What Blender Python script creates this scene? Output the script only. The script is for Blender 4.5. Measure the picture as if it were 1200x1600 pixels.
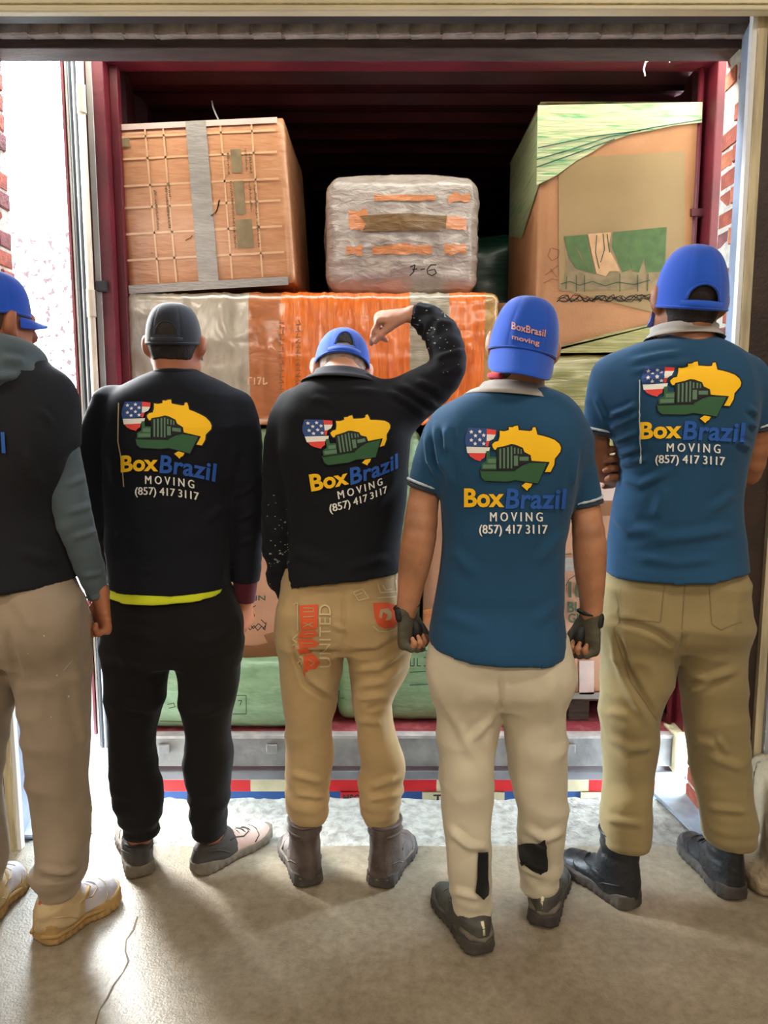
import bpy, bmesh, math, random
import numpy as np
from mathutils import Vector, Matrix
from mathutils.bvhtree import BVHTree

for _o in list(bpy.data.objects):
    bpy.data.objects.remove(_o, do_unlink=True)
random.seed(7)
SC = bpy.context.scene
COL = SC.collection
# ------------------------------------------------------------------ camera
FPX, PITCH, CAMH = 1202.0, math.radians(7.5), 1.476
cd = bpy.data.cameras.new('camera')
cd.sensor_fit = 'VERTICAL'
cd.sensor_height = 36.0
cd.lens = FPX / 1600.0 * 36.0
cd.clip_start = 0.05
cam = bpy.data.objects.new('camera', cd)
COL.objects.link(cam)
cam.location = (0, 0, CAMH)
cam.rotation_euler = (math.pi / 2 - PITCH, 0, 0)
SC.camera = cam
# ------------------------------------------------------------------ sky (bright overcast) and lamps
W = bpy.data.worlds.new('overcast_sky')
SC.world = W
W.use_nodes = True
bgn = W.node_tree.nodes['Background']
bgn.inputs['Color'].default_value = (0.72, 0.87, 1.0, 1)
bgn.inputs['Strength'].default_value = 48.0
SC.view_settings.view_transform = 'Standard'
SC.view_settings.look = 'None'
SC.view_settings.gamma = 1.0
SC.view_settings.use_curve_mapping = False
SC.view_settings.exposure = 0.0
SC.cycles.max_bounces = 8
SC.cycles.diffuse_bounces = 5
SC.cycles.use_denoising = True


def area(name, loc, rot, sx, sy, power, col):
    l = bpy.data.lights.new(name, 'AREA')
    l.shape = 'RECTANGLE'
    l.size, l.size_y, l.energy, l.color = sx, sy, power, col
    o = bpy.data.objects.new(name, l)
    COL.objects.link(o)
    o.location = loc
    o.rotation_euler = rot
    return o


# fluorescent tubes under the warehouse ceiling, behind the photographer
for _x, _y, _e in ((-2.2, 0.9, 32), (1.4, 0.9, 32), (-2.2, -1.7, 70), (1.4, -1.7, 70), (-2.2, -4.4, 80), (1.4, -4.4, 80)):
    area('ceiling_light', (_x, _y, 3.22), (0, 0, 0), 1.25, 0.3, _e, (1.0, 0.90, 0.77))
# light portal in the daylit gap left of the container (emits nothing, it only guides the sky sampling)
_p = area('daylight_portal', (-1.25, 2.91, 1.35), (math.radians(-90), 0, math.radians(-27)), 0.26, 3.1, 1, (1, 1, 1))
_p.data.cycles.is_portal = True
# sunlight on the yard outside the left gap
_s = bpy.data.lights.new('sun', 'SUN')
_s.energy, _s.angle, _s.color = 40.0, math.radians(42), (1.0, 0.95, 0.88)
_so = bpy.data.objects.new('sun', _s)
COL.objects.link(_so)
_so.rotation_euler = Vector((0.62, -0.60, -0.45)).to_track_quat('-Z', 'Y').to_euler()      # low hazy sun coming in through the left gap


# ------------------------------------------------------------------ pixel helper (1200x1600 photograph frame -> point on the plane Y)
SP, CP = math.sin(PITCH), math.cos(PITCH)


def at(px, py, Y):
    xc, yc = (px - 600) / FPX, (800 - py) / FPX
    t = Y / (yc * SP + CP)
    return Vector((xc * t, Y, CAMH + t * (yc * CP - SP)))


def ground(px, py, z=0.0):
    xc, yc = (px - 600) / FPX, (800 - py) / FPX
    t = (z - CAMH) / (yc * CP - SP)
    return Vector((xc * t, t * (yc * SP + CP), z))


# ------------------------------------------------------------------ materials
def srgb(c):
    if isinstance(c, str):
        c = [int(c[i:i + 2], 16) / 255 for i in (0, 2, 4)]
    return tuple((v / 12.92 if v <= 0.04045 else ((v + 0.055) / 1.055) ** 2.4) for v in c) + (1.0,)


def mat(name, col, rough=0.7, var=0.12, vscale=6.0, bump=0.0, bscale=60.0, bdist=0.01, metal=0.0, coat=0.0,
        stretch=None, sss=0.0, sheen=0.0, col2=None, ramp=(0.35, 0.65), bdetail=3.0, spec=0.5, distort=0.0):
    m = bpy.data.materials.new(name)
    m.use_nodes = True
    nt = m.node_tree
    N, L = nt.nodes, nt.links
    b = N['Principled BSDF']
    b.inputs['Roughness'].default_value = rough
    b.inputs['Metallic'].default_value = metal
    b.inputs['Coat Weight'].default_value = coat
    b.inputs['Coat Roughness'].default_value = 0.18
    b.inputs['Sheen Weight'].default_value = sheen
    b.inputs['Specular IOR Level'].default_value = spec
    if sss:
        b.inputs['Subsurface Weight'].default_value = sss
        b.inputs['Subsurface Radius'].default_value = (0.012, 0.005, 0.003)
        b.inputs['Subsurface Scale'].default_value = 1.0
    tc = N.new('ShaderNodeTexCoord')
    mp = N.new('ShaderNodeMapping')
    L.new(tc.outputs['Object'], mp.inputs['Vector'])
    if stretch:
        mp.inputs['Scale'].default_value = stretch
    c1 = srgb(col)
    c2 = srgb(col2) if col2 else tuple(max(0, v * (1 - var * 1.6)) for v in c1[:3]) + (1,)
    n1 = N.new('ShaderNodeTexNoise')
    n1.inputs['Scale'].default_value = vscale
    n1.inputs['Detail'].default_value = 5
    n1.inputs['Distortion'].default_value = distort
    L.new(mp.outputs['Vector'], n1.inputs['Vector'])
    r = N.new('ShaderNodeValToRGB')
    r.color_ramp.elements[0].position, r.color_ramp.elements[1].position = ramp
    r.color_ramp.elements[0].color, r.color_ramp.elements[1].color = c2, c1
    L.new(n1.outputs['Fac'], r.inputs['Fac'])
    L.new(r.outputs['Color'], b.inputs['Base Color'])
    if bump:
        n2 = N.new('ShaderNodeTexNoise')
        n2.inputs['Scale'].default_value = bscale
        n2.inputs['Detail'].default_value = bdetail
        n2.inputs['Distortion'].default_value = distort
        L.new(mp.outputs['Vector'], n2.inputs['Vector'])
        bp = N.new('ShaderNodeBump')
        bp.inputs['Strength'].default_value = bump
        bp.inputs['Distance'].default_value = bdist
        L.new(n2.outputs['Fac'], bp.inputs['Height'])
        L.new(bp.outputs['Normal'], b.inputs['Normal'])
    return m


def fabric(name, col, var=0.08, col2=None, ramp=(0.35, 0.65), vscale=7, rough=0.9, sheen=0.15, bump=0.25):
    return mat(name, col, rough, var, vscale, bump, 420, 0.002, sheen=sheen, col2=col2, ramp=ramp, spec=0.25)


def film(name, col, col2=None, stretch=(1, 1, 1), bump=0.5, bscale=14, rough=0.42, coat=0.7, ramp=(0.3, 0.7), vscale=5, bdist=0.012):
    return mat(name, col, rough, 0.15, vscale, bump, bscale, bdist, coat=coat, stretch=stretch, col2=col2, ramp=ramp, distort=0.6, bdetail=4)


M = {}
M['cream'] = mat('cream_paint', 'f6ecc9', 0.55, 0.10, 4, 0.1, 80)
M['cream_wood'] = mat('pale_timber', 'd6c7a0', 0.7, 0.25, 5, 0.2, 60, stretch=(9, 9, 1))
M['brown'] = mat('brown_steel', '3b2a20', 0.6, 0.3, 9, 0.2, 90)
M['darkbeam'] = mat('dark_beam', '54423e', 0.75, 0.3, 5, 0.4, 50, stretch=(1, 6, 6))
M['gap_shade'] = mat('dark_gap_shade', '33343a', 0.6, 0.2, 6)
M['liner'] = mat('grey_blue_liner', '93a2b8', 0.55, 0.2, 5, 0.15, 60)
M['white_edge'] = mat('white_edge', 'e8e8e4', 0.6, 0.06, 8)
M['brick'] = mat('red_brick', 'a8543c', 0.9, 0.3, 22, 0.6, 140, 0.006, col2='86402f')
M['brick2'] = mat('orange_brick', 'bd6a45', 0.9, 0.3, 22, 0.6, 140, 0.006, col2='a0533a')
M['brick3'] = mat('purple_brick', '8d5450', 0.9, 0.3, 22, 0.6, 140, 0.006)
M['brick_pale'] = mat('grey_whitewashed_brick', 'c4bbb2', 0.9, 0.35, 16, 0.6, 120, 0.006, col2='857c76')
M['mortar'] = mat('pale_mortar', 'c6bdae', 0.95, 0.2, 30, 0.6, 150, 0.006)
M['wall'] = mat('interior_block_wall', 'a99f8c', 0.85, 0.12, 3, 0.3, 40)
M['ceil'] = mat('ceiling_board', 'b9b3a6', 0.9, 0.1, 3)
M['steel'] = mat('galvanised_plate', 'a7aeb5', 0.5, 0.3, 9, 0.25, 60, 0.004, metal=0.0)
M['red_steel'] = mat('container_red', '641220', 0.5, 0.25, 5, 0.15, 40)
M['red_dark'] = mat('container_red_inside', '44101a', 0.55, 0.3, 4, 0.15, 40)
M['red_floor'] = mat('worn_red_floor', '8c3038', 0.6, 0.2, 20, 0.3, 90, col2='a8585a', ramp=(0.3, 0.55))
M['sill'] = mat('grey_painted_sill', '8e8a86', 0.6, 0.2, 9, 0.2, 60, col2='6b6866')
M['sill_lip'] = mat('pale_worn_sill_lip', 'b5aba6', 0.6, 0.25, 14, 0.2, 60)
M['bumper_grey'] = mat('bumper_grey', '77767a', 0.5, 0.2, 9)
M['blue_steel'] = mat('chassis_blue', '15498c', 0.45, 0.2, 6, 0.1, 60)
M['tape_red'] = mat('reflective_red', 'c3141c', 0.35, 0.08, 12)
M['tape_white'] = mat('reflective_cream', 'c3b795', 0.4, 0.15, 12)
M['black'] = mat('black_rubber', '0e0f12', 0.65, 0.2, 10)
M['rod'] = mat('tan_painted_rod', 'bfa993', 0.45, 0.12, 6)
M['rod_grey'] = mat('pale_grey_steel', '9b9690', 0.5, 0.12, 6)
M['silver'] = mat('silver_trim', 'aeb6c2', 0.35, 0.1, 9, metal=0.3)
M['concrete_rough'] = mat('rough_concrete_nosing', '9f9a8f', 0.85, 0.2, 28, 0.9, 70, 0.012, col2='77726a', ramp=(0.3, 0.6))
M['concrete_block'] = mat('concrete_block', 'a08f74', 0.9, 0.25, 12, 0.7, 45, 0.012)
M['yard'] = mat('pale_yard_asphalt', '403c37', 0.95, 0.2, 60, 0.6, 120, 0.01)
M['stucco'] = mat('pebbledash_wall', 'cfc5ba', 0.95, 0.2, 16, 0.6, 60, 0.02, col2='2b1512', ramp=(0.41, 0.47))
M['white'] = mat('white_print', 'e9e7e0', 0.7, 0.03, 10)
M['ink'] = mat('dark_ink', '231d18', 0.8, 0.1, 20)
M['ink_green'] = mat('dark_green_ink', '3c4a30', 0.8, 0.1, 20)


def floor_material():
    m = bpy.data.materials.new('worn_concrete_floor')
    m.use_nodes = True
    N, L = m.node_tree.nodes, m.node_tree.links
    b = N['Principled BSDF']
    tc = N.new('ShaderNodeTexCoord')

    def noise(s, d=5, rough=0.6):
        n = N.new('ShaderNodeTexNoise')
        n.inputs['Scale'].default_value = s
        n.inputs['Detail'].default_value = d
        n.inputs['Roughness'].default_value = rough
        L.new(tc.outputs['Object'], n.inputs['Vector'])
        return n
    a, f, g = noise(1.7), noise(34, 6, 0.7), noise(150, 2)
    r = N.new('ShaderNodeValToRGB')
    r.color_ramp.elements[0].position, r.color_ramp.elements[1].position = 0.32, 0.7
    r.color_ramp.elements[0].color, r.color_ramp.elements[1].color = srgb('80735f'), srgb('a09480')
    L.new(a.outputs['Fac'], r.inputs['Fac'])
    r2 = N.new('ShaderNodeValToRGB')
    r2.color_ramp.elements[0].position, r2.color_ramp.elements[1].position = 0.3, 0.62
    r2.color_ramp.elements[0].color, r2.color_ramp.elements[1].color = (0.62, 0.6, 0.56, 1), (1, 1, 1, 1)
    L.new(f.outputs['Fac'], r2.inputs['Fac'])
    mx = N.new('ShaderNodeMix')
    mx.data_type = 'RGBA'
    mx.blend_type = 'MULTIPLY'
    mx.inputs['Factor'].default_value = 1
    L.new(r.outputs['Color'], mx.inputs['A'])
    L.new(r2.outputs['Color'], mx.inputs['B'])
    L.new(mx.outputs['Result'], b.inputs['Base Color'])
    r3 = N.new('ShaderNodeMapRange')
    r3.inputs['To Min'].default_value, r3.inputs['To Max'].default_value = 0.28, 0.5
    L.new(f.outputs['Fac'], r3.inputs['Value'])
    L.new(r3.outputs['Result'], b.inputs['Roughness'])
    ad = N.new('ShaderNodeMath')
    ad.operation = 'ADD'
    L.new(f.outputs['Fac'], ad.inputs[0])
    L.new(g.outputs['Fac'], ad.inputs[1])
    bp = N.new('ShaderNodeBump')
    bp.inputs['Strength'].default_value = 0.28
    bp.inputs['Distance'].default_value = 0.006
    L.new(ad.outputs['Value'], bp.inputs['Height'])
    L.new(bp.outputs['Normal'], b.inputs['Normal'])
    return m


M['floor'] = floor_material()


# ------------------------------------------------------------------ object helpers
def link(name, me, parent=None, mats=None, smooth=False):
    o = bpy.data.objects.new(name, me)
    COL.objects.link(o)
    if mats is not None:
        for m in (mats if isinstance(mats, (list, tuple)) else [mats]):
            me.materials.append(m)
    if smooth:
        me.polygons.foreach_set('use_smooth', [True] * len(me.polygons))
    if parent is not None:
        o.parent = parent
        o.matrix_parent_inverse = WORLD_INV[parent.name] if parent.name in WORLD_INV else Matrix()
    return o


WORLD_INV = {}


def empty(name, loc, label=None, cat=None, group=None):
    o = bpy.data.objects.new(name, None)
    COL.objects.link(o)
    o.location = loc
    o.empty_display_size = 0.1
    WORLD_INV[o.name] = Matrix.Translation(-Vector(loc))
    if label:
        tag(o, label, cat, group)
    return o


def tag(o, label, cat, group=None):
    o['label'], o['category'] = label, cat
    if group:
        o['group'] = group
    return o


def structure(o):
    o['kind'] = 'structure'
    return o


def np_mesh(name, V, Fq):
    me = bpy.data.meshes.new(name)
    V = np.ascontiguousarray(V, dtype=np.float32)
    Fq = np.ascontiguousarray(Fq, dtype=np.int32)
    k = Fq.shape[1]
    me.vertices.add(len(V))
    me.vertices.foreach_set('co', V.ravel())
    me.loops.add(Fq.size)
    me.loops.foreach_set('vertex_index', Fq.ravel())
    me.polygons.add(len(Fq))
    me.polygons.foreach_set('loop_start', np.arange(0, Fq.size, k, dtype=np.int32))
    me.update(calc_edges=True)
    me.validate()
    return me


def bm_mesh(name, bm):
    me = bpy.data.meshes.new(name)
    bm.to_mesh(me)
    bm.free()
    return me


def bm_box(bm, x0, x1, y0, y1, z0, z1, bev=0.0, mi=0):
    vs = [bm.verts.new((x, y, z)) for x in (x0, x1) for y in (y0, y1) for z in (z0, z1)]
    fs = [bm.faces.new([vs[i] for i in q]) for q in ((0, 1, 3, 2), (4, 6, 7, 5), (0, 4, 5, 1), (2, 3, 7, 6), (0, 2, 6, 4), (1, 5, 7, 3))]
    for f in fs:
        f.material_index = mi
    if bev > 0:
        es = set(e for f in fs for e in f.edges)
        bmesh.ops.bevel(bm, geom=list(es), offset=bev, segments=2, affect='EDGES', profile=0.5)
    return fs


def box(name, x0, x1, y0, y1, z0, z1, m, parent=None, bev=0.003):
    bm = bmesh.new()
    bm_box(bm, x0, x1, y0, y1, z0, z1, bev)
    return link(name, bm_mesh(name, bm), parent, m)


def tube_mesh(name, pts, r, n=8, closed=False):
    pts = [Vector(p) for p in pts]
    rs = r if isinstance(r, (list, tuple)) else [r] * len(pts)
    V, Fq = [], []
    up = Vector((0, 0, 1))
    prev = None
    for i, p in enumerate(pts):
        d = (pts[min(i + 1, len(pts) - 1)] - pts[max(i - 1, 0)]).normalized()
        if prev is None:
            a = d.cross(up if abs(d.z) < 0.9 else Vector((1, 0, 0))).normalized()
        else:
            a = (prev - d * prev.dot(d)).normalized()
        prev = a
        b = d.cross(a)
        for k in range(n):
            t = 2 * math.pi * k / n
            V.append(p + (a * math.cos(t) + b * math.sin(t)) * rs[i])
    for i in range(len(pts) - 1):
        for k in range(n):
            Fq.append((i * n + k, i * n + (k + 1) % n, (i + 1) * n + (k + 1) % n, (i + 1) * n + k))
    me = bpy.data.meshes.new(name)
    me.from_pydata(V, [], Fq + [tuple(range(n - 1, -1, -1)), tuple((len(pts) - 1) * n + k for k in range(n))])
    return me


def tube(name, pts, r, m, parent=None, n=8):
    return link(name, tube_mesh(name, pts, r, n), parent, m, True)


# ------------------------------------------------------------------ lattice noise (numpy)
_R = np.random.RandomState(3)
_LAT = _R.rand(64, 64, 64).astype(np.float32)


def vnoise(P, scale, seed=0.0):
    """smooth value noise in -1..1 at points P (n,3); scale = frequency per axis"""
    Q = np.asarray(P, dtype=np.float32) * np.asarray(scale, dtype=np.float32) + np.float32(17.3 + seed * 7.77)
    I = np.floor(Q).astype(np.int32)
    T = Q - I
    T = T * T * (3 - 2 * T)
    out = 0
    for dx in (0, 1):
        wx = T[:, 0] if dx else 1 - T[:, 0]
        for dy in (0, 1):
            wy = T[:, 1] if dy else 1 - T[:, 1]
            for dz in (0, 1):
                wz = T[:, 2] if dz else 1 - T[:, 2]
                out = out + wx * wy * wz * _LAT[(I[:, 0] + dx) & 63, (I[:, 1] + dy) & 63, (I[:, 2] + dz) & 63]
    return out * 2 - 1


def ridge(P, scale, seed=0.0):
    return 1 - np.abs(vnoise(P, scale, seed)) * 2


# ------------------------------------------------------------------ flat print: polygons and text as thin meshes
_FONT_CACHE = {}


def text_tris(s, bold=0.0, spacing=1.0, shear=0.0):
    """triangles of a line of text, x from 0..w, baseline 0, cap height about 0.7; returns verts (n,2), faces"""
    key = (s, bold, spacing, shear)
    if key in _FONT_CACHE:
        return _FONT_CACHE[key]
    cu = bpy.data.curves.new('lettering_source', 'FONT')
    cu.body = s
    cu.offset = bold
    cu.space_character = spacing
    cu.shear = shear
    cu.resolution_u = 3
    o = bpy.data.objects.new('lettering_source', cu)
    COL.objects.link(o)
    dg = bpy.context.evaluated_depsgraph_get()
    me = o.evaluated_get(dg).to_mesh()
    V = np.array([v.co[:2] for v in me.vertices], dtype=float)
    Fs = [tuple(p.vertices) for p in me.polygons]
    o.evaluated_get(dg).to_mesh_clear()
    bpy.data.objects.remove(o, do_unlink=True)
    bpy.data.curves.remove(cu)
    _FONT_CACHE[key] = (V, Fs)
    return V, Fs


def box_text(s, u0, v0, u1, v1, bold=0.0, spacing=1.0, shear=0.0):
    """text fitted to the rectangle u0..u1, v0(top)..v1(bottom), v pointing down"""
    V, Fs = text_tris(s, bold, spacing, shear)
    mn, mx = V.min(0), V.max(0)
    q = (V - mn) / (mx - mn)
    return np.stack([u0 + q[:, 0] * (u1 - u0), v1 - q[:, 1] * (v1 - v0)], 1), Fs


def poly_item(pts):
    return np.array(pts, dtype=float), [tuple(range(len(pts)))]


def flat_mesh(name, items, fn, cut=0.0):
    """items: list of (verts2d, faces); fn maps an (n,2) array to a list of 3-D points; cut = grid step (in 2-D units) along which faces are split"""
    bm = bmesh.new()
    for V, Fs in items:
        vs = [bm.verts.new((p[0], p[1], 0)) for p in V]
        for f in Fs:
            try:
                bm.faces.new([vs[i] for i in f])
            except ValueError:
                pass
    bm.normal_update()
    big = [f for f in bm.faces if len(f.verts) > 4]
    if big:
        bmesh.ops.triangulate(bm, faces=big, ngon_method='EAR_CLIP')
    if cut:
        xs = [v.co.x for v in bm.verts]
        ys = [v.co.y for v in bm.verts]
        for ax, lo, hi in ((0, min(xs), max(xs)), (1, min(ys), max(ys))):
            k = math.ceil(lo / cut)
            while k * cut < hi:
                co = (k * cut, 0, 0) if ax == 0 else (0, k * cut, 0)
                no = (1, 0, 0) if ax == 0 else (0, 1, 0)
                bmesh.ops.bisect_plane(bm, geom=bm.verts[:] + bm.edges[:] + bm.faces[:], plane_co=co, plane_no=no, dist=1e-5)
                k += 1
    bm.verts.ensure_lookup_table()
    P = fn(np.array([v.co[:2] for v in bm.verts]))
    for v, p in zip(bm.verts, P):
        v.co = p
    return bm_mesh(name, bm)


def on_plane(Y, lift=0.0015):
    """pixel outline -> the vertical plane at depth Y"""
    def fn(A):
        out = []
        for u, v in A:
            p = at(u, v, Y)
            out.append((p.x, Y - lift, p.z))
        return out
    return fn


def decal(name, items, Y, m, parent, lift=0.0015):
    for i in items if name != 'printed_text' else [items]:
        its = [i] if not (isinstance(i, list) and isinstance(i[0], list)) else i
        o = link(name, flat_mesh(name, [poly_item(k) for k in its], on_plane(Y, lift)), parent, m)
    return o


def stroke(pts, w):
    """a pen line as quads in pixel space"""
    out = []
    for (x0, y0), (x1, y1) in zip(pts[:-1], pts[1:]):
        dx, dy = x1 - x0, y1 - y0
        L = math.hypot(dx, dy) or 1
        nx, ny = -dy / L * w / 2, dx / L * w / 2
        out.append(poly_item([(x0 + nx, y0 + ny), (x1 + nx, y1 + ny), (x1 - nx, y1 - ny), (x0 - nx, y0 - ny)]))
    return out
# ================================================================== THE SETTING
# dock floor, its rough nosing, the yard
structure(box('floor', -4.2, 4.2, -7, 2.46, -0.25, 0.0, M['floor'], bev=0.0))


def rough_slab(name, x0, x1, y0, y1, z0, z1, m, amp=0.006, step=0.02, parent=None, edge=0.02):
    nx, ny = max(2, int((x1 - x0) / step)), max(2, int((y1 - y0) / step))
    X, Y = np.meshgrid(np.linspace(x0, x1, nx), np.linspace(y0, y1, ny), indexing='ij')
    P = np.stack([X.ravel(), Y.ravel(), np.full(X.size, z1)], 1)
    n = vnoise(P, (14, 14, 1)) * 0.6 + vnoise(P, (41, 41, 1), 2) * 0.4
    P[:, 2] += (n - 0.6) * amp
    far = np.isclose(P[:, 1], y1)
    P[far, 1] += vnoise(P[far], (9, 1, 1), 4) * edge
    idx = np.arange(nx * ny).reshape(nx, ny)
    Q = np.stack([idx[:-1, :-1], idx[1:, :-1], idx[1:, 1:], idx[:-1, 1:]], -1).reshape(-1, 4)
    # front skirt on the far side
    base = len(P)
    fe = idx[:, -1]
    S = P[fe].copy()
    S[:, 2] = z0
    P = np.vstack([P, S])
    k = np.arange(nx - 1)
    Q = np.vstack([Q, np.stack([fe[:-1], fe[1:], base + k + 1, base + k], -1)])
    return link(name, np_mesh(name, P, Q), parent, m, True)


structure(rough_slab('trim_1', -1.32, 1.2, 2.46, 2.79, -1.2, 0.004, M['concrete_rough'], 0.012, 0.014))
structure(box('ground', -14, 14, 2.82, 30, -1.4, -1.2, M['yard'], bev=0.0))
structure(box('wall_yard', -9, -1.5, 8.0, 8.3, -1.2, 3.25, M['stucco'], bev=0.0))
# warehouse shell behind and beside the camera
structure(box('wall_left', -4.3, -4.2, -7, 2.8, 0, 4.2, M['wall'], bev=0.0))
structure(box('wall_right', 4.2, 4.3, -7, 2.8, 0, 4.2, M['wall'], bev=0.0))
structure(box('wall_back', -4.3, 4.3, -7.1, -7, 0, 4.2, M['wall'], bev=0.0))
structure(box('ceiling', -4.3, 4.3, -7.1, 2.9, 3.35, 3.45, M['ceil'], bev=0.0))
# front wall with the dock opening (X -1.30..1.17, up to 2.70)
XL, XR, ZT = -1.305, 1.165, 2.70
bm = bmesh.new()
bm_box(bm, -4.2, XL - 0.10, 2.46, 2.80, -0.0, 4.2)
bm_box(bm, XR + 0.10, 4.2, 2.46, 2.80, -0.0, 4.2)
bm_box(bm, XL - 0.10, XR + 0.10, 2.46, 2.80, 2.79, 4.2)
wf = structure(link('wall_front', bm_mesh('wall_front', bm), None, M['wall']))
# mortar bed behind the brick reveals
bm = bmesh.new()
bm_box(bm, XL - 0.10, XL - 0.004, 2.62, 2.80, 0.0, 2.79)
bm_box(bm, XR + 0.004, XR + 0.10, 2.62, 2.80, 0.0, 2.79)
bm_box(bm, XL - 0.1, XR + 0.1, 2.612, 2.639, 2.656, 2.79)
link('mortar', bm_mesh('mortar', bm), wf, M['mortar'])


def brick_mesh(sx, sy, sz, seed):
    rr = random.Random(seed)
    bm = bmesh.new()
    bm_box(bm, -sx / 2, sx / 2, -sy / 2, sy / 2, -sz / 2, sz / 2, 0.0045)
    for v in bm.verts:
        v.co += Vector((rr.uniform(-1, 1), rr.uniform(-1, 1), rr.uniform(-1, 1))) * 0.0018
    return bm_mesh('brick', bm)


_bm = {}


def put_brick(x, y, z, s, mk, rz=0.0, tilt=0.0):
    v = random.randrange(3)
    key = (s, mk, v)
    if key not in _bm:
        _bm[key] = brick_mesh(*s, v)
        _bm[key].materials.append(M[mk])
    o = bpy.data.objects.new('brick', _bm[key])
    COL.objects.link(o)
    o.parent = wf
    o.location = (x, y, z)
    o.rotation_euler = (0, tilt, rz)


zc, k = 0.03, 0
while zc < 2.70:
    for side in (-1, 1):
        xb = (XL - 0.045 if side < 0 else XR + 0.045)
        j = random.uniform(-0.006, 0.006)
        mk = random.choice(['brick', 'brick', 'brick2', 'brick3'])
        if k % 2 == 0:      # one long brick showing its end depth
            put_brick(xb + j, 2.715, zc, (0.09, 0.165, 0.055), mk, random.uniform(-0.02, 0.02))
        else:
            put_brick(xb + j, 2.662, zc, (0.09, 0.075, 0.055), mk, random.uniform(-0.02, 0.02))
            put_brick(xb - j, 2.755, zc, (0.09, 0.085, 0.055), random.choice(['brick', 'brick2', 'brick3']), random.uniform(-0.04, 0.04))
    zc += 0.0655
    k += 1
x = XL - 0.02
while x < XR + 0.08:      # header course over the opening
    put_brick(x + 0.05, 2.622, 2.6745, (0.095, 0.035, 0.042), 'brick_pale', random.uniform(-0.03, 0.03), random.uniform(-0.03, 0.02))
    x += 0.1005
# lintel beam (two flanges) and a dark strip standing for the shaded gap before the bricks
structure(box('trim_2', XL - 0.08, XR + 0.02, 2.64, 2.652, 2.629, 2.70, M['darkbeam'], bev=0.004))
structure(box('trim_3', XL - 0.08, XR + 0.01, 2.70, 2.80, 2.655, 2.72, M['darkbeam'], bev=0.004))
structure(box('trim_4', -1.9, 1.9, 2.47, 2.56, 2.663, 2.80, M['gap_shade'], bev=0.004))
# raised overhead door: its cream bottom panel with a rolled lower lip
dr = structure(box('door_1', -1.7, 1.7, 2.38, 2.42, 2.618, 3.3, M['cream'], bev=0.004))
tube('weather_lip', [(-1.7, 2.378, 2.617), (-0.9, 2.377, 2.616), (0.15, 2.376, 2.618), (0.5, 2.377, 2.622), (1.7, 2.378, 2.618)], 0.006, M['cream'], dr, 8)
box('panel_seam', -1.7, 1.7, 2.374, 2.38, 2.632, 2.635, M['cream_wood'], dr, 0.001)


def prism(name, pts, z0, z1, m, parent=None):
    bm = bmesh.new()
    a = [bm.verts.new((x, y, z0)) for x, y in pts]
    b = [bm.verts.new((x, y, z1)) for x, y in pts]
    n = len(pts)
    bm.faces.new(a[::-1])
    bm.faces.new(b)
    for i in range(n):
        bm.faces.new((a[i], a[(i + 1) % n], b[(i + 1) % n], b[i]))
    bmesh.ops.recalc_face_normals(bm, faces=bm.faces[:])
    return link(name, bm_mesh(name, bm), parent, m)


# jambs: splayed liner, white edge, pale timber strip, brown steel channel, second strip, galvanised track
for sg, xe, n in ((1, 1.098, 5), (-1, 1.238, 11)):
    def fl(pts):
        return [(sg * a, b) for a, b in (pts if sg > 0 else pts[::-1])]
    top = 2.65
    structure(prism('trim_%d' % n, fl([(xe, 2.45), (xe + 0.042, 2.625), (xe + 0.16, 2.625), (xe + 0.16, 2.45)]), 0, top, M['liner']))
    structure(prism('trim_%d' % (n + 1), fl([(xe - 0.010, 2.435), (xe - 0.010, 2.46), (xe + 0.004, 2.46), (xe + 0.004, 2.435)]), 0, top, M['white_edge']))
    structure(prism('trim_%d' % (n + 2), fl([(xe + 0.004, 2.43), (xe + 0.004, 2.45), (xe + 0.032, 2.45), (xe + 0.032, 2.43)]), 0, top, M['cream_wood']))
    structure(prism('trim_%d' % (n + 3), fl([(xe + 0.032, 2.44), (xe + 0.032, 2.455), (xe + 0.125, 2.455), (xe + 0.125, 2.44)]), 0, 2.72, M['brown']))
    structure(prism('trim_%d' % (n + 4), fl([(xe + 0.125, 2.42), (xe + 0.125, 2.46), (xe + 0.150, 2.46), (xe + 0.150, 2.42)]), 0, 2.72, M['cream_wood']))
    structure(prism('trim_%d' % (n + 5), fl([(xe + 0.150, 2.40), (xe + 0.150, 2.46), (xe + 0.30, 2.46), (xe + 0.30, 2.40)]), 0, 2.72, M['steel']))
# floor crack
ck = [(215, 1432), (209, 1452), (197, 1470), (196, 1487), (201, 1502), (192, 1520), (177, 1540), (168, 1560), (156, 1578), (150, 1598), (147, 1640)]
cp = [ground(u, v) for u, v in ck] 
bm = bmesh.new()
pv = None
for i, p in enumerate(cp):
    w = 0.0022 + 0.001 * math.sin(i * 2.1)
    a, b = bm.verts.new((p.x - w, p.y, 0.0009)), bm.verts.new((p.x + w, p.y, 0.0009))
    if pv:
        bm.faces.new((pv[0], pv[1], b, a))
    pv = (a, b)
link('floor_crack', bm_mesh('floor_crack', bm), bpy.data.objects['floor'], mat('crack_dirt', '6b6050', 0.95))
# concrete kerb block beside the right jamb
bx = rough_slab  # (same rough surface helper)


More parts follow.
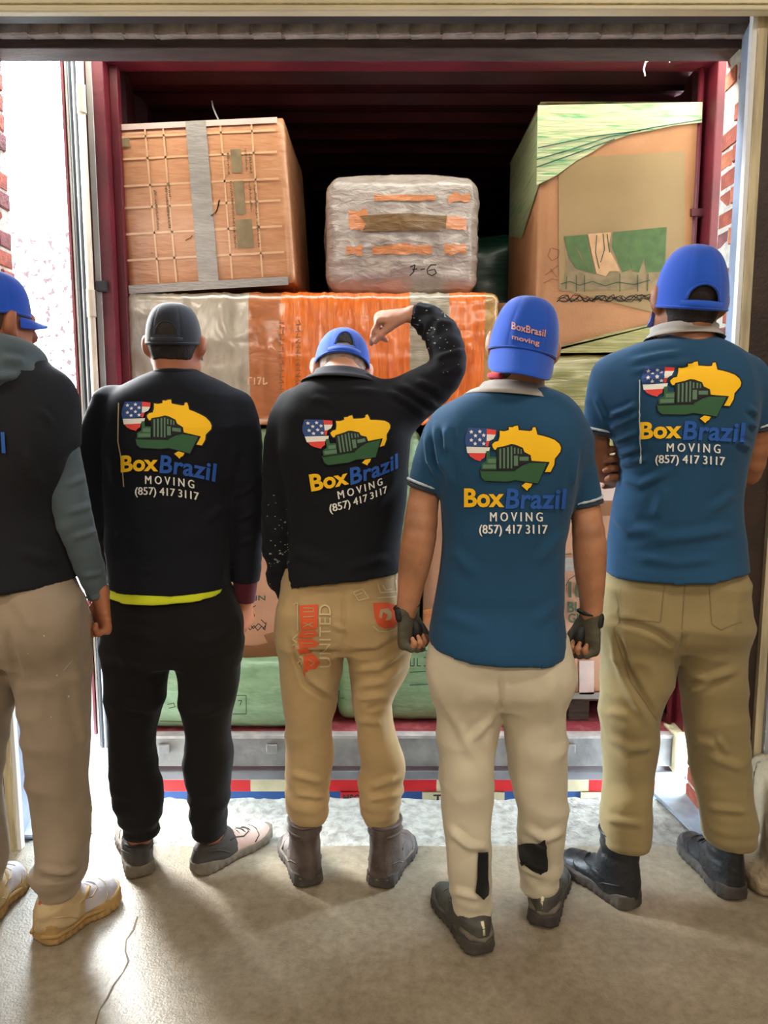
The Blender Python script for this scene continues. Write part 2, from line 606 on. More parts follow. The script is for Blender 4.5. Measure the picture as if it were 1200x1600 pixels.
def lump(name, x0, x1, y0, y1, z0, z1, m, parent=None, r=0.03, step=0.025, amp=0.006, freq=9, seed=0, puff=(0, 0, 0), rot=None, mfn=None, ridges=None, taper=0.0):
    """box with rounded edges, finely divided faces, bulging sides and lumpy / wrinkled surface"""
    c = np.array([(x0 + x1) / 2, (y0 + y1) / 2, (z0 + z1) / 2])
    h = np.array([(x1 - x0) / 2, (y1 - y0) / 2, (z1 - z0) / 2])
    Vs, Qs, off = [], [], 0
    for ax in range(3):
        u, v = (ax + 1) % 3, (ax + 2) % 3
        nu, nv = max(3, int(2 * h[u] / step)), max(3, int(2 * h[v] / step))
        A, B = np.meshgrid(np.linspace(-1, 1, nu + 1), np.linspace(-1, 1, nv + 1), indexing='ij')
        for sgn in (-1, 1):
            P = np.zeros((A.size, 3))
            P[:, ax] = sgn
            P[:, u], P[:, v] = A.ravel(), B.ravel()
            idx = np.arange(A.size).reshape(A.shape) + off
            q = np.stack([idx[:-1, :-1], idx[1:, :-1], idx[1:, 1:], idx[:-1, 1:]], -1).reshape(-1, 4)
            if sgn < 0:
                q = q[:, ::-1]
            Vs.append(P)
            Qs.append(q)
            off += A.size
    P = np.vstack(Vs)
    Q = np.vstack(Qs)
    # weld
    key = np.round(P * 4096).astype(np.int64)
    _, first, inv = np.unique(key, axis=0, return_index=True, return_inverse=True)
    P = P[first]
    Q = inv.reshape(-1)[Q]
    U = P.copy()
    W_ = P * h
    rr = min(r, h.min() * 0.95)
    inner = np.clip(W_, -(h - rr), h - rr)
    d = W_ - inner
    L = np.linalg.norm(d, axis=1, keepdims=True)
    L[L < 1e-9] = 1
    W_ = inner + d / L * rr * np.where(np.abs(d).max(1, keepdims=True) > 1e-9, 1, 0)
    for ax in range(3):
        u, v = (ax + 1) % 3, (ax + 2) % 3
        if puff[ax]:
            W_[:, ax] += U[:, ax] * puff[ax] * (1 - U[:, u] ** 2) * (1 - U[:, v] ** 2)
    nrm = d / L
    nz = np.abs(nrm).sum(1) < 1e-6
    Wp = W_ + c
    k = amp * (vnoise(Wp, freq, seed) * 0.7 + vnoise(Wp, freq * 2.3, seed + 1) * 0.3)
    if ridges:
        for (sc, a, sd) in ridges:
            k = k + a * np.clip(ridge(Wp, sc, sd), 0, 1) ** 2
    W_ = W_ + nrm * k[:, None]
    if taper:
        W_[:, 0] *= 1 - taper * (W_[:, 2] + h[2])
    if rot:
        R = np.array(Matrix.Rotation(rot[0], 3, 'X') @ Matrix.Rotation(rot[1], 3, 'Y') @ Matrix.Rotation(rot[2], 3, 'Z'))
        W_ = W_ @ R.T
    me = np_mesh(name, W_ + c, Q)
    o = link(name, me, parent, m, True)
    if mfn is not None:
        cen = (W_ + c)[Q].mean(1)
        me.polygons.foreach_set('material_index', np.asarray(mfn(cen), dtype=np.int32))
    return o


o = lump('concrete_kerb', 1.145, 1.58, 2.16, 2.43, 0.0, 0.36, M['concrete_block'], None, 0.03, 0.02, 0.022, 7, 5)
for v in o.data.vertices:      # slopes back towards the door track
    v.co.x += 0.05 * max(0.0, v.co.z - 0.05) / 0.3 - (0.03 if v.co.z < 0.06 else 0.0) + 0.02
    v.co.y += 0.35 * max(0.0, v.co.z - 0.08) if v.co.y < 2.3 else 0.0
tag(o, 'rough lumpy concrete kerb block at the foot of the right door track', 'kerb')
# steel plates over the joint at the two ends of the nosing
for nm, q, lb in (('threshold_plate', [(28, 1307), (64, 1307), (112, 1246), (52, 1246)], 'bluish steel threshold plate on the floor at the left jamb'),
                  ('threshold_plate', [(1018, 1236), (1088, 1305), (1170, 1305), (1100, 1236)], 'worn grey steel threshold plate on the floor behind the black boots')):
    P = [ground(u, v, 0.012) for u, v in q]
    bm = bmesh.new()
    a = [bm.verts.new((p.x, min(p.y, 2.8), 0.016)) for p in P]
    b = [bm.verts.new((p.x, min(p.y, 2.8), 0.002)) for p in P]
    bm.faces.new(a)
    bm.faces.new(b[::-1])
    for i in range(4):
        bm.faces.new((a[i], b[i], b[(i + 1) % 4], a[(i + 1) % 4]))
    bmesh.ops.recalc_face_normals(bm, faces=bm.faces[:])
    bmesh.ops.bevel(bm, geom=bm.edges[:], offset=0.003, segments=2, affect='EDGES')
    tag(link(nm, bm_mesh(nm, bm), None, M['steel']), lb, 'plate')

# ================================================================== THE CONTAINER
YC = 3.02
ct = empty('shipping_container', (0.08, YC, 0.02), 'dark red shipping container backed up to the dock with its doors open', 'container')


def corrugated(name, axis, a0, a1, y0, y1, base, depth, pitch, m):
    """trapezoid sheet: ribs across y; axis 'x' = wall in the y-z plane at x=base, 'z' = roof at z=base"""
    ys, y, k = [], y0, 0
    prof = []
    while y < y1:
        prof += [(y, 0), (y + pitch * .3, 0), (y + pitch * .5, depth), (y + pitch * .8, depth)]
        y += pitch
    prof.append((y1, 0))
    V, Fq = [], []
    for (yy, d) in prof:
        for a in (a0, a1):
            V.append((base + d, yy, a) if axis == 'x' else (a, yy, base + d))
    for i in range(len(prof) - 1):
        Fq.append((2 * i, 2 * i + 1, 2 * i + 3, 2 * i + 2))
    me = bpy.data.meshes.new(name)
    me.from_pydata(V, [], Fq)
    return link(name, me, ct, m)


CX0, CX1, CZ0, CZ1 = -1.035, 1.235, 0.156, 2.762
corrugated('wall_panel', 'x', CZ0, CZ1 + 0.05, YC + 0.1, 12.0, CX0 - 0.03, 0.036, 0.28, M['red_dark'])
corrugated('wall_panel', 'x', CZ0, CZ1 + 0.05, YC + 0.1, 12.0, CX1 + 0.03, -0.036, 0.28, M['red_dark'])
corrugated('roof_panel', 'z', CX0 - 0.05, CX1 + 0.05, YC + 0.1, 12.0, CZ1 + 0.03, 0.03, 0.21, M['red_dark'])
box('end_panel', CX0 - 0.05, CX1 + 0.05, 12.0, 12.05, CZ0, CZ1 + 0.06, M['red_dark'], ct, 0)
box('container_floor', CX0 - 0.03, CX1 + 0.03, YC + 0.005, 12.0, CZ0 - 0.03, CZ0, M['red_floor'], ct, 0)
box('door_header', CX0 - 0.06, CX1 + 0.10, YC, YC + 0.12, CZ1, CZ1 + 0.14, M['red_steel'], ct, 0.004)
box('corner_post', CX0 - 0.045, CX0 + 0.0, YC, YC + 0.14, 0.02, CZ1 + 0.14, M['red_steel'], ct, 0.004)
box('corner_post', CX1 - 0.005, CX1 + 0.10, YC, YC + 0.14, 0.02, CZ1 + 0.14, M['red_steel'], ct, 0.004)
box('inner_flange', CX0 + 0.0, CX0 + 0.032, YC + 0.06, YC + 0.10, CZ0, CZ1, M['red_steel'], ct, 0.003)
tube('lock_rod', [(CX1 - 0.03, YC + 0.09, CZ0), (CX1 - 0.03, YC + 0.09, CZ1)], 0.012, M['red_steel'], ct)
box('rod_guide', CX1 - 0.05, CX1 + 0.0, YC + 0.07, YC + 0.11, 2.22, 2.25, M['red_steel'], ct)
sl = box('door_sill', CX0 - 0.03, CX1 + 0.06, YC - 0.012, YC + 0.02, 0.022, CZ0 - 0.012, M['sill'], ct, 0.003)
box('sill_lip', CX0 - 0.03, CX1 + 0.06, YC - 0.018, YC + 0.03, CZ0 - 0.012, CZ0 + 0.001, M['sill_lip'], sl, 0.002)
for u in (257, 425, 890):
    p = at(u, 1168, YC - 0.013)
    box('hinge_stop', p.x - 0.022, p.x + 0.022, YC - 0.024, YC - 0.012, p.z - 0.022, p.z + 0.016, M['sill'], sl, 0.003)
p0 = at(1057, 1150, YC - 0.05)
box('corner_casting', p0.x, p0.x + 0.085, YC - 0.05, YC + 0.1, p0.z - 0.165, p0.z - 0.005, M['cream_wood'], ct, 0.006)
# left leaf folded back: gasket edges and the locking rod seen on its end
dl = box('door_leaf', -1.186, -1.082, YC + 0.02, YC + 1.15, 0.10, CZ1 + 0.06, M['red_steel'], ct, 0.003)
box('door_edge', -1.178, -1.168, YC + 0.0, YC + 0.03, 0.10, CZ1 + 0.03, M['rod_grey'], dl, 0.002)
box('red_edge', -1.192, -1.180, YC - 0.004, YC + 0.02, 0.155, CZ1 + 0.03, M['red_steel'], dl, 0.002)
tube('gasket', [(-1.158, YC, 0.10), (-1.158, YC, CZ1 + 0.03)], 0.0085, M['black'], dl)
tube('gasket_strip', [(-1.147, YC - 0.002, 0.10), (-1.147, YC - 0.002, CZ1 + 0.03)], 0.0045, M['silver'], dl)
tube('gasket', [(-1.137, YC, 0.10), (-1.137, YC, CZ1 + 0.03)], 0.0085, M['black'], dl)
tube('gasket_strip', [(-1.128, YC - 0.006, 0.10), (-1.128, YC - 0.006, CZ1 + 0.03)], 0.005, M['silver'], dl)
rp = tube('lock_rod', [(-1.112, YC - 0.02, 0.12), (-1.112, YC - 0.02, CZ1 + 0.02)], 0.0135, M['rod'], ct, 12)
for z0, z1 in ((1.83, 1.93), (2.56, 2.66), (0.6, 0.7)):
    tube('rod_sleeve', [(-1.112, YC - 0.02, z0), (-1.112, YC - 0.02, z0 + 0.004), (-1.112, YC - 0.02, z1 - 0.004), (-1.112, YC - 0.02, z1)], [0.0175, 0.017, 0.017, 0.0175], M['rod'], rp, 12)
box('door_stile', -1.098, -1.076, YC - 0.005, YC + 0.03, 0.05, CZ1 + 0.03, M['rod_grey'], ct, 0.002)
box('rod_clamp', -1.092, -1.052, YC - 0.02, YC + 0.0, 1.925, 1.965, M['black'], ct, 0.004)
# wire ends hanging from the header
tag(tube('wire', [at(1008, 119, YC - 0.03), at(1006, 108, YC - 0.03), at(1009, 97, YC - 0.03), at(1018, 92, YC - 0.03)], 0.003, M['white_edge']), 'curl of white wire hanging from the lintel above the tall carton', 'wire')
tag(tube('wire', [at(1046, 98, YC - 0.02), at(1046, 92, YC - 0.02), at(1040, 89, YC - 0.02), at(1036, 90, YC - 0.02)], 0.0025, M['rod_grey']), 'short bent wire end beside the hanging curl under the lintel', 'wire')

# ------------------------------------------------------------------ trailer chassis under it
ch = empty('trailer_chassis', (0.08, 3.0, -0.3), 'blue trailer rear beam with red and cream reflective tape under the container', 'trailer')
box('bumper_bar', -1.02, 1.24, 3.0, 3.12, -0.034, 0.004, M['bumper_grey'], ch, 0.004)
box('rear_beam', -1.04, 1.26, 3.03, 3.15, -0.42, -0.034, M['blue_steel'], ch, 0.004)
for u0, u1, k in ((196, 292, 'tape_red'), (292, 390, 'tape_white'), (390, 391, 'tape_red'), (392, 391, 'tape_white')):
    pass
segs = [(236, 300, 'tape_red'), (300, 360, 'tape_white'), (360, 391, 'tape_red'), (391, 462, 'tape_white'), (462, 560, 'tape_red'), (560, 622, 'tape_white'),
        (622, 682, 'tape_red'), (682, 760, 'tape_white'), (760, 882, 'tape_red'), (882, 920, 'tape_white'), (920, 1072, 'tape_red')]
for u0, u1, k in segs:
    a, b = at(u0, 1217, 3.022), at(u1, 1237, 3.022)
    box('reflective_strip', a.x, b.x, 3.024, 3.032, b.z, a.z - 0.002, M[k], ch, 0.001)
for nm, u0, u1, mk, txt in (('sign_plate', 532, 565, 'tape_red', [('MSC', 536, 562, 'ink')]), ('sign_plate', 660, 788, 'tape_white', [('TS', 677, 701, 'ink'), ('2', 762, 771, 'ink')]),
                            ('sign_plate', 908, 950, 'tape_white', [])):
    a, b = at(u0, 1238, 3.02), at(u1, 1258, 3.02)
    pl = box(nm, a.x, b.x, 3.02, 3.03, b.z, a.z, M[mk], ch, 0.001)
    for t, x0, x1, ik in txt:
        link('lettering', flat_mesh('lettering', [box_text(t, x0, 1241, x1, 1255, 0.03)], on_plane(3.02)), pl, M[ik])
# ================================================================== THE LOAD
M['card'] = mat('cardboard', 'b07c54', 0.75, 0.12, 5, 0.12, 90, col2='a06e48')
M['card_pink'] = mat('cardboard_pinkish', 'bd8a6c', 0.75, 0.12, 5, 0.12, 90)
M['card_brown'] = mat('cardboard_brown', '8a5c3a', 0.8, 0.15, 5, 0.1, 90)
M['card_film'] = film('cardboard_under_film', 'c98f66', 'b87d55', (2, 1, 9), 0.25, 7, 0.4, 0.5)
M['tape_grey'] = mat('grey_packing_tape', 'a39b94', 0.35, 0.15, 9, 0.3, 30, stretch=(1, 1, 4), coat=0.3)
M['tape_line'] = mat('pale_clear_tape', 'd9ab83', 0.35, 0.05, 9, coat=0.4)
M['olive_patch'] = mat('olive_grey_print', '8f7a58', 0.7, 0.2, 20)
M['grey_film'] = film('grey_white_film', 'bdb0a8', '9c8f89', (1.4, 1, 3.0), 0.9, 13, 0.24, 0.8)
M['orange_tape'] = film('orange_tape', 'd98d5c', 'c57a4c', (2, 1, 5), 0.5, 12, 0.4, 0.5)
M['brown_tape'] = film('brown_tape', '80613c', '6b4f30', (2, 1, 5), 0.5, 12, 0.35, 0.6)
M['orange_film'] = film('orange_film', 'ee7a2b', 'd2611e', (9, 1, 1.3), 0.7, 5, 0.24, 0.9)
M['clear_film'] = film('clear_film_over_beige', 'b3a58c', '94876f', (2, 1, 14), 0.8, 4, 0.24, 0.9)
M['beige_film'] = film('beige_film', 'b3a48f', '9c8e7a', (3, 1, 1.5), 0.5, 6, 0.24, 0.9)
M['rust_film'] = film('rust_film', 'bd7346', 'a66038', (2, 1, 5), 0.7, 5, 0.24, 0.9)
M['tan_film'] = film('tan_film', 'b98e50', '94703c', (4, 1, 3), 0.7, 6, 0.24, 0.9)
M['green_film'] = film('green_stretch_film', 'c0c496', '68a56c', (1.5, 1, 16), 0.7, 3.2, 0.36, 0.8, ramp=(0.3, 0.5))
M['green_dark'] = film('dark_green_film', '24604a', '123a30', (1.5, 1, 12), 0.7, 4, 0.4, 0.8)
M['green_bale'] = film('green_woven_wrap', '93b08a', '76966e', (2, 1, 6), 0.5, 9, 0.5, 0.5)
M['olive_film'] = film('olive_clear_film', 'a39a62', '7f7c48', (1.2, 1, 13), 0.8, 4, 0.24, 0.9)
M['pic_green'] = mat('picture_green', '4d6636', 0.7, 0.15, 30)
M['pic_pale'] = mat('picture_pale', 'c69a70', 0.7, 0.12, 30)
M['panel_tan'] = mat('tan_panel_print', '94784f', 0.55, 0.08, 4)
M['pink_tape'] = mat('pinkish_white_tape', 'd3b8ae', 0.4, 0.1, 9, coat=0.3)
M['wood'] = mat('dark_pallet_wood', '54463e', 0.85, 0.3, 9, stretch=(2, 9, 9))

# big orange-wrapped bale in the middle row
bale = lump('wrapped_bale', -1.02, 0.452, 3.10, 3.95, 1.422, 1.935, [M['beige_film'], M['rust_film'], M['orange_film'], M['clear_film'], M['tan_film']], None, 0.035, 0.014, 0.004, 7, 2,
            (0.0, 0.03, 0.006), ridges=[((30, 1, 4), 0.006, 3), ((9, 1, 24), 0.004, 5)],
            mfn=lambda c: np.select([c[:, 0] < -0.535, (c[:, 0] < -0.40), (c[:, 0] > 0.105) & (c[:, 0] < 0.25) & (c[:, 2] > 1.58), c[:, 0] > 0.39], [0, 1, 3, 4], 2))
tag(bale, 'long bale in shiny orange and clear film behind the raised hand', 'bale')


def scribble(name, px, Y, mk, parent, w=1.6, lift=0.003):
    it = []
    for pts in px:
        it += stroke(pts, w)
    o = link(name, flat_mesh(name, it, on_plane(Y, lift)), parent, M[mk])
    o['kind'] = 'stuff'
    return o


# dark rotated lettering printed along the bale
rr = random.Random(4)
mk = []
for x in (440, 466):
    y = 500
    while y < 610:
        h = rr.uniform(4, 8)
        mk.append([(x + rr.uniform(-3, 3), y), (x + rr.uniform(-4, 4), y + h * .8)])
        mk.append([(x - 4, y + h), (x + 4, y + h * 0.9)])
        y += h + 3
scribble('printed_text', mk, 3.066, 'card_brown', bale, 1.5)
scribble('printed_text', [[(388, 601), (388, 590), (394, 590)], [(398, 601), (398, 590)], [(402, 590), (408, 590), (404, 601)], [(412, 590), (412, 601), (418, 598)]], 3.068, 'tape_line', bale, 2.2)

# carton top left
B1 = lump('taped_carton', -1.022, -0.364, 3.11, 3.80, 1.955, 2.572, M['card_film'], None, 0.012, 0.03, 0.002, 6, 3, (0, 0.004, 0.003), rot=(0, math.radians(-3.4), 0))
tag(B1, 'big square carton with grey tape and a grid of pale tape, top left', 'carton')


def b1(pts):
    return [tuple(p) for p in pts]


Yb = 3.106
qx = lambda f, g: ((175 + 25 * g) + ((455 - 2 * g) - 20 * 0 - (175 + 25 * g)) * f - (18 * 0), 194 - 12 * f + g * (262 - 4 * f))


def b1quad(f0, f1, g0, g1):
    """panel on the carton front in fractions across / down, with its lean"""
    def P(f, g):
        xl, xr = 177 + 25 * g, 433 + 18 * g
        yt, yb = 195 - 12 * f, 458 - 14 * f
        return (xl + (xr - xl) * f, yt + (yb - yt) * g)
    return [P(f0, g0), P(f1, g0), P(f1, g1), P(f0, g1)]


grid = [b1quad(f, f + 0.011, 0.02, 0.95) for f in (0.185, 0.295, 0.645, 0.835)] + [b1quad(0.0, 0.985, g, g + 0.013) for g in (0.07, 0.20, 0.36, 0.49, 0.645, 0.80)]
for q in grid:
    decal('grid_tape', [q], Yb, M['tape_line'], B1, 0.001)
decal('packing_tape', [b1quad(0.44, 0.565, 0.0, 1.0)], Yb, M['tape_grey'], B1, 0.003)
decal('packing_tape', [b1quad(0.0, 1.0, 0.955, 1.005)], Yb, M['tape_grey'], B1, 0.004)
decal('packing_tape', [b1quad(0.0, 1.0, 0.0, 0.035)], Yb, M['pink_tape'], B1, 0.002)
decal('label_square', [b1quad(0.035, 0.09, 0.085, 0.135)], Yb, M['olive_patch'], B1, 0.002)
decal('printed_panel', [b1quad(0.70, 0.765, 0.18, 0.32), b1quad(0.705, 0.765, 0.37, 0.57), b1quad(0.70, 0.80, 0.60, 0.77)], Yb, M['olive_patch'], B1, 0.0015)
tx = []
for f, g0, g1, n in ((0.675, 0.20, 0.33, 14), (0.68, 0.37, 0.77, 40), (0.785, 0.18, 0.32, 14), (0.81, 0.21, 0.33, 12), (0.795, 0.38, 0.56, 22), (0.825, 0.40, 0.60, 24), (0.825, 0.62, 0.77, 18),
                     (0.21, 0.40, 0.64, 26), (0.28, 0.38, 0.64, 28), (0.30, 0.36, 0.45, 8)):
    for k in range(n):
        g = g0 + (g1 - g0) * k / n
        tx.append(b1quad(f + rr.uniform(0, .004), f + rr.uniform(0.008, 0.017), g, g + (g1 - g0) / n * rr.uniform(0.35, 0.75)))
decal('printed_text', tx, Yb, mat('faded_ink', '6b5636', 0.8), B1, 0.0025)['kind'] = 'stuff'
scribble('pen_mark', [[(341, 322), (343, 313), (339, 330), (330, 338)], [(343, 320), (336, 335)], [(290, 376), (298, 372), (301, 368)], [(237, 396), (239, 395)]], Yb, 'card_brown', B1, 2.0)
tag(tube('wire', [at(331, 158, 3.3), at(333, 168, 3.28), at(337, 178, 3.26), at(341, 186, 3.25)], 0.0035, M['white_edge']), 'white wire end standing on the top left carton', 'wire')

# grey film bundle in the middle
B2 = lump('wrapped_bundle', -0.225, 0.372, 3.17, 3.80, 1.958, 2.392, M['grey_film'], None, 0.05, 0.012, 0.006, 8, 8, (0.025, 0.02, 0.045), ridges=[((7, 2, 20), 0.006, 1), ((22, 2, 9), 0.003, 6)])
tag(B2, 'puffy bundle in grey white film with orange and brown tape strips', 'bundle')


def on_mesh(obj, Y, lift=0.002, step=(0, 1, 0)):
    """pixel outline -> first surface of obj met along +Y from the plane Y-0.6 (the print then lies on the real surface)"""
    bv = BVHTree.FromPolygons([v.co.copy() for v in obj.data.vertices], [tuple(p.vertices) for p in obj.data.polygons])

    def fn(A):
        out = []
        for u, v in A:
            yy = Y
            for _ in range(3):      # settle on the depth of the surface itself
                p = at(u, v, yy)
                hit, n, i, d = bv.ray_cast(Vector((p.x, Y - 0.6, p.z)), Vector((0, 1, 0)))
                if hit is None:
                    hit, n, i, d = bv.find_nearest(p)
                    break
                yy = hit.y
            out.append(hit + (n if n.y < 0 else -n) * lift + Vector((0, -lift * 0.5, 0)))
        return out
    return fn


def wrap_decal(name, items, obj, Y, m, parent=None, lift=0.002, cut=8):
    one = name in ('orange_tape', 'ankle_insert', 'orange_print')
    o = None
    for grp in ([[i] for i in items] if one else [items]):
        me = flat_mesh(name, [poly_item(i) if isinstance(i, list) else i for i in grp], on_mesh(obj, Y, lift), cut)
        o = link(name, me, parent or obj, m, True)
        if not one and len(items) > 3 and name != 'lettering':
            o['kind'] = 'stuff'
    return o


def jag(x0, x1, y0, y1, seed, a=3):
    r_ = random.Random(seed)
    n = 7
    t = [(x0 + (x1 - x0) * i / n, y0 + r_.uniform(-a, a)) for i in range(n + 1)]
    b = [(x1 - (x1 - x0) * i / n, y1 + r_.uniform(-a, a)) for i in range(n + 1)]
    return t + b


wrap_decal('orange_tape', [jag(585, 680, 305, 314, 1, 1), jag(700, 734, 303, 316, 2)], B2, 3.15, M['orange_tape'], None, 0.003)
wrap_decal('orange_tape', [jag(545, 575, 330, 358, 3, 4), jag(690, 728, 340, 360, 4)], B2, 3.15, M['orange_tape'], None, 0.003)
wrap_decal('orange_tape', [jag(541, 566, 384, 398, 5), jag(582, 675, 383, 397, 6), jag(694, 728, 383, 398, 7)], B2, 3.15, M['orange_tape'], None, 0.003)
wrap_decal('brown_tape', [[(562, 338), (585, 336), (640, 334), (698, 338), (696, 362), (640, 361), (580, 363), (566, 362), (572, 350)]], B2, 3.15, M['brown_tape'], None, 0.005)
it = []
for pts in ([(641, 417), (648, 414), (646, 425), (640, 431)], [(644, 421), (652, 420)], [(657, 421), (664, 420)], [(682, 414), (673, 414), (667, 421), (668, 428), (675, 431), (682, 427), (679, 421), (669, 423)]):
    it += stroke(pts, 1.7)
wrap_decal('pen_mark', it, B2, 3.15, M['ink'], None, 0.004, 10)

# tall carton top right, green film over its shoulder
B3 = lump('tall_carton', 0.598, 1.203, 3.10, 3.85, 1.71, 2.632, M['card'], None, 0.010, 0.04, 0.0015, 5, 4)
tag(B3, 'tall carton with a green printed picture and green film over its top', 'carton')
Y3 = 3.098
decal('printed_panel', [[(873, 275), (905, 246), (1042, 238), (1070, 236), (1068, 500), (873, 452)]], Y3, M['panel_tan'], B3, 0.001)
decal('picture', [[(881, 369), (1042, 355), (1040, 430), (1000, 452), (875, 455), (885, 420)]], Y3, M['olive_patch'], B3, 0.002)
decal('picture', [[(881, 370), (917, 367), (920, 390), (930, 428), (918, 424), (908, 396), (898, 384), (912, 412), (921, 426), (900, 420), (888, 400)],
                  [(958, 363), (1041, 355), (1038, 424), (1010, 426), (1006, 404), (998, 426), (988, 424), (978, 390), (986, 420), (972, 426), (962, 400), (956, 386)]], Y3, M['pic_green'], B3, 0.003)
decal('picture', [[(918, 366), (955, 363), (950, 388), (962, 410), (968, 424), (952, 424), (946, 432), (932, 428), (926, 404)]], Y3, M['pic_pale'], B3, 0.004)
scribble('picture_line', [[(932, 368), (930, 395), (936, 420)], [(942, 366), (944, 390), (938, 410)], [(948, 366), (952, 395)], [(884, 452), (885, 432)], [(900, 456), (900, 430)], [(913, 456), (913, 430)],
                          [(968, 456), (968, 428)], [(996, 456), (996, 430)], [(1011, 455), (1012, 428)], [(876, 444), (890, 440), (905, 446), (925, 440), (945, 447), (965, 441), (990, 445), (1015, 438)]], Y3, 'ink_green', B3, 1.4, 0.005)
zz = []
r5 = random.Random(5)
for k in range(5):
    zz.append([(872 + i * 6 + r5.uniform(-3, 3), 467 + r5.uniform(-6, 6) - i * 0.05) for i in range(27)])
scribble('pen_mark', zz, Y3, 'ink', B3, 1.2, 0.005)
scribble('pen_mark', [[(860, 388), (856, 400), (862, 408), (872, 402), (873, 391), (862, 388)], [(852, 430), (872, 415)], [(870, 434), (860, 420)], [(849, 443), (862, 436), (872, 438)]], Y3, 'card_brown', B3, 1.6, 0.003)
decal('film_sheet', [[(838, 556), (865, 545), (950, 521), (1030, 503), (1090, 492), (1090, 549), (836, 552)]], Y3, M['olive_film'], B3, 0.004)
# film sheet over front top and left side
fr = [(840, 165), (1097, 160), (1096, 192), (1050, 197), (1020, 204), (985, 210), (950, 222), (925, 238), (900, 252), (870, 274), (838, 290)]
gf = flat_mesh('film_sheet', [poly_item(fr)], on_plane(3.098, 0.004), 14)
bm = bmesh.new()
bm.from_mesh(gf)
bpy.data.meshes.remove(gf)
a, b = at(838, 290, 3.095), at(841, 165, 3.095)
vs = [bm.verts.new(c) for c in ((0.594, 3.094, b.z), (0.594, 3.094, a.z), (0.594, 3.45, a.z - 0.12), (0.594, 3.80, 2.30), (0.594, 3.80, 2.634))]
bm.faces.new(vs)
vs = [bm.verts.new(c) for c in ((0.594, 3.094, 2.637), (1.204, 3.094, 2.637), (1.204, 3.84, 2.637), (0.594, 3.84, 2.637))]
bm.faces.new(vs)
link('film_sheet', bm_mesh('film_sheet', bm), B3, M['green_film'])
scribble('film_fold', [[(838, 250), (890, 235), (950, 215), (1020, 200), (1096, 188)], [(838, 262), (900, 240), (960, 218)], [(840, 232), (920, 215), (1000, 205)]], 3.096, 'green_dark', B3, 2.0, 0.006)
bl = [(820, 215), (800, 228), (788, 246), (775, 268)]
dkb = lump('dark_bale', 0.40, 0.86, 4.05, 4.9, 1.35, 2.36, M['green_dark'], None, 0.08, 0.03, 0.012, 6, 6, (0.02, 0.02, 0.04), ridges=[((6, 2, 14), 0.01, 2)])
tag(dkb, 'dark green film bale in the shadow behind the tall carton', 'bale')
tag(lump('brown_carton', 0.462, 0.590, 3.22, 3.9, 1.36, 1.915, M['card_brown'], None, 0.01, 0.05, 0.001, 5, 4), 'dark brown carton showing between the orange bale and the tall carton', 'carton')

# right column below the tall carton
tag(lump('film_bale', 0.61, 1.212, 3.11, 3.85, 1.287, 1.692, M['olive_film'], None, 0.02, 0.013, 0.004, 6, 11, (0, 0.02, 0), ridges=[((5, 1, 34), 0.005, 3), ((3, 1, 16), 0.004, 4)]),
    'olive green bale in glossy clear film under the tall carton', 'bale')
B8 = lump('printed_carton', 0.46, 1.2, 3.14, 3.85, 0.275, 1.27, M['card_pink'], None, 0.01, 0.04, 0.001, 5, 4)
tag(B8, 'pinkish carton with bold printed letters beside the right glove', 'carton')
Y8 = 3.138
decal('packing_tape', [[(935, 748), (985, 744), (985, 782), (935, 782)], [(905, 1032), (928, 1032), (928, 1085), (905, 1085)]], Y8, M['pink_tape'], B8, 0.002)
decal('dark_band', [[(935, 786), (985, 782), (985, 805), (935, 806)]], Y8, M['card_brown'], B8, 0.002)
decal('packing_tape', [[(870, 872), (985, 868), (985, 890), (870, 893)], [(870, 1083), (985, 1080), (985, 1092), (870, 1092)]], Y8, M['tape_grey'], B8, 0.002)
link('lettering', flat_mesh('lettering', [box_text('10', 888, 908, 912, 934, 0.03), box_text('BUY', 886, 940, 926, 957, 0.03), box_text('GUA', 887, 958, 926, 973, 0.03)], on_plane(Y8, 0.003)), B8, M['ink_green'])
arc = [(884 + 0, 915), (889, 905), (898, 899), (908, 898)]
scribble('printed_line', [arc, [(876, 866), (893, 865)]], Y8, 'ink_green', B8, 1.6)
pal = empty('pallet', (0.83, 3.2, 0.157), 'low dark wooden pallet under the printed carton', 'pallet')
for xx in (0.47, 0.79, 1.11):
    box('bearer', xx, xx + 0.09, 3.16, 3.85, 0.157, 0.245, M['wood'], pal, 0.003)
for k in range(5):
    box('board', 0.465, 1.2, 3.15 + k * 0.145, 3.25 + k * 0.145, 0.247, 0.272, M['wood'], pal, 0.003)

# left column
tag(lump('film_bale', -1.0, -0.205, 3.12, 3.85, 0.966, 1.402, M['green_bale'], None, 0.04, 0.02, 0.005, 6, 12, (0, 0.02, 0), ridges=[((5, 1, 26), 0.005, 3)]),
    'green film bale glimpsed between the two dark sweatshirts', 'bale')
B6 = lump('marked_carton', -0.985, -0.215, 3.12, 3.85, 0.468, 0.95, M['card_pink'], None, 0.01, 0.04, 0.001, 5, 4)
tag(B6, 'carton with pen scrawl low between the dark joggers and khaki trousers', 'carton')
link('lettering', flat_mesh('lettering', [(lambda t: (np.array([(798 - p[0], 1868 - p[1]) for p in t[0]]), t[1]))(box_text('NEH', 383, 930, 415, 938, 0.02))], on_plane(3.118, 0.003)), B6, M['ink_green'])
scribble('pen_mark', [[(385, 978), (391, 984), (397, 977), (403, 985), (409, 978), (414, 984), (416, 972)], [(388, 972), (396, 982), (404, 974), (412, 981)], [(408, 968), (416, 975), (411, 983)],
                      [(386, 962), (394, 955), (398, 962), (390, 967), (386, 962)], [(392, 950), (400, 946)]], 3.118, 'ink', B6, 1.3)
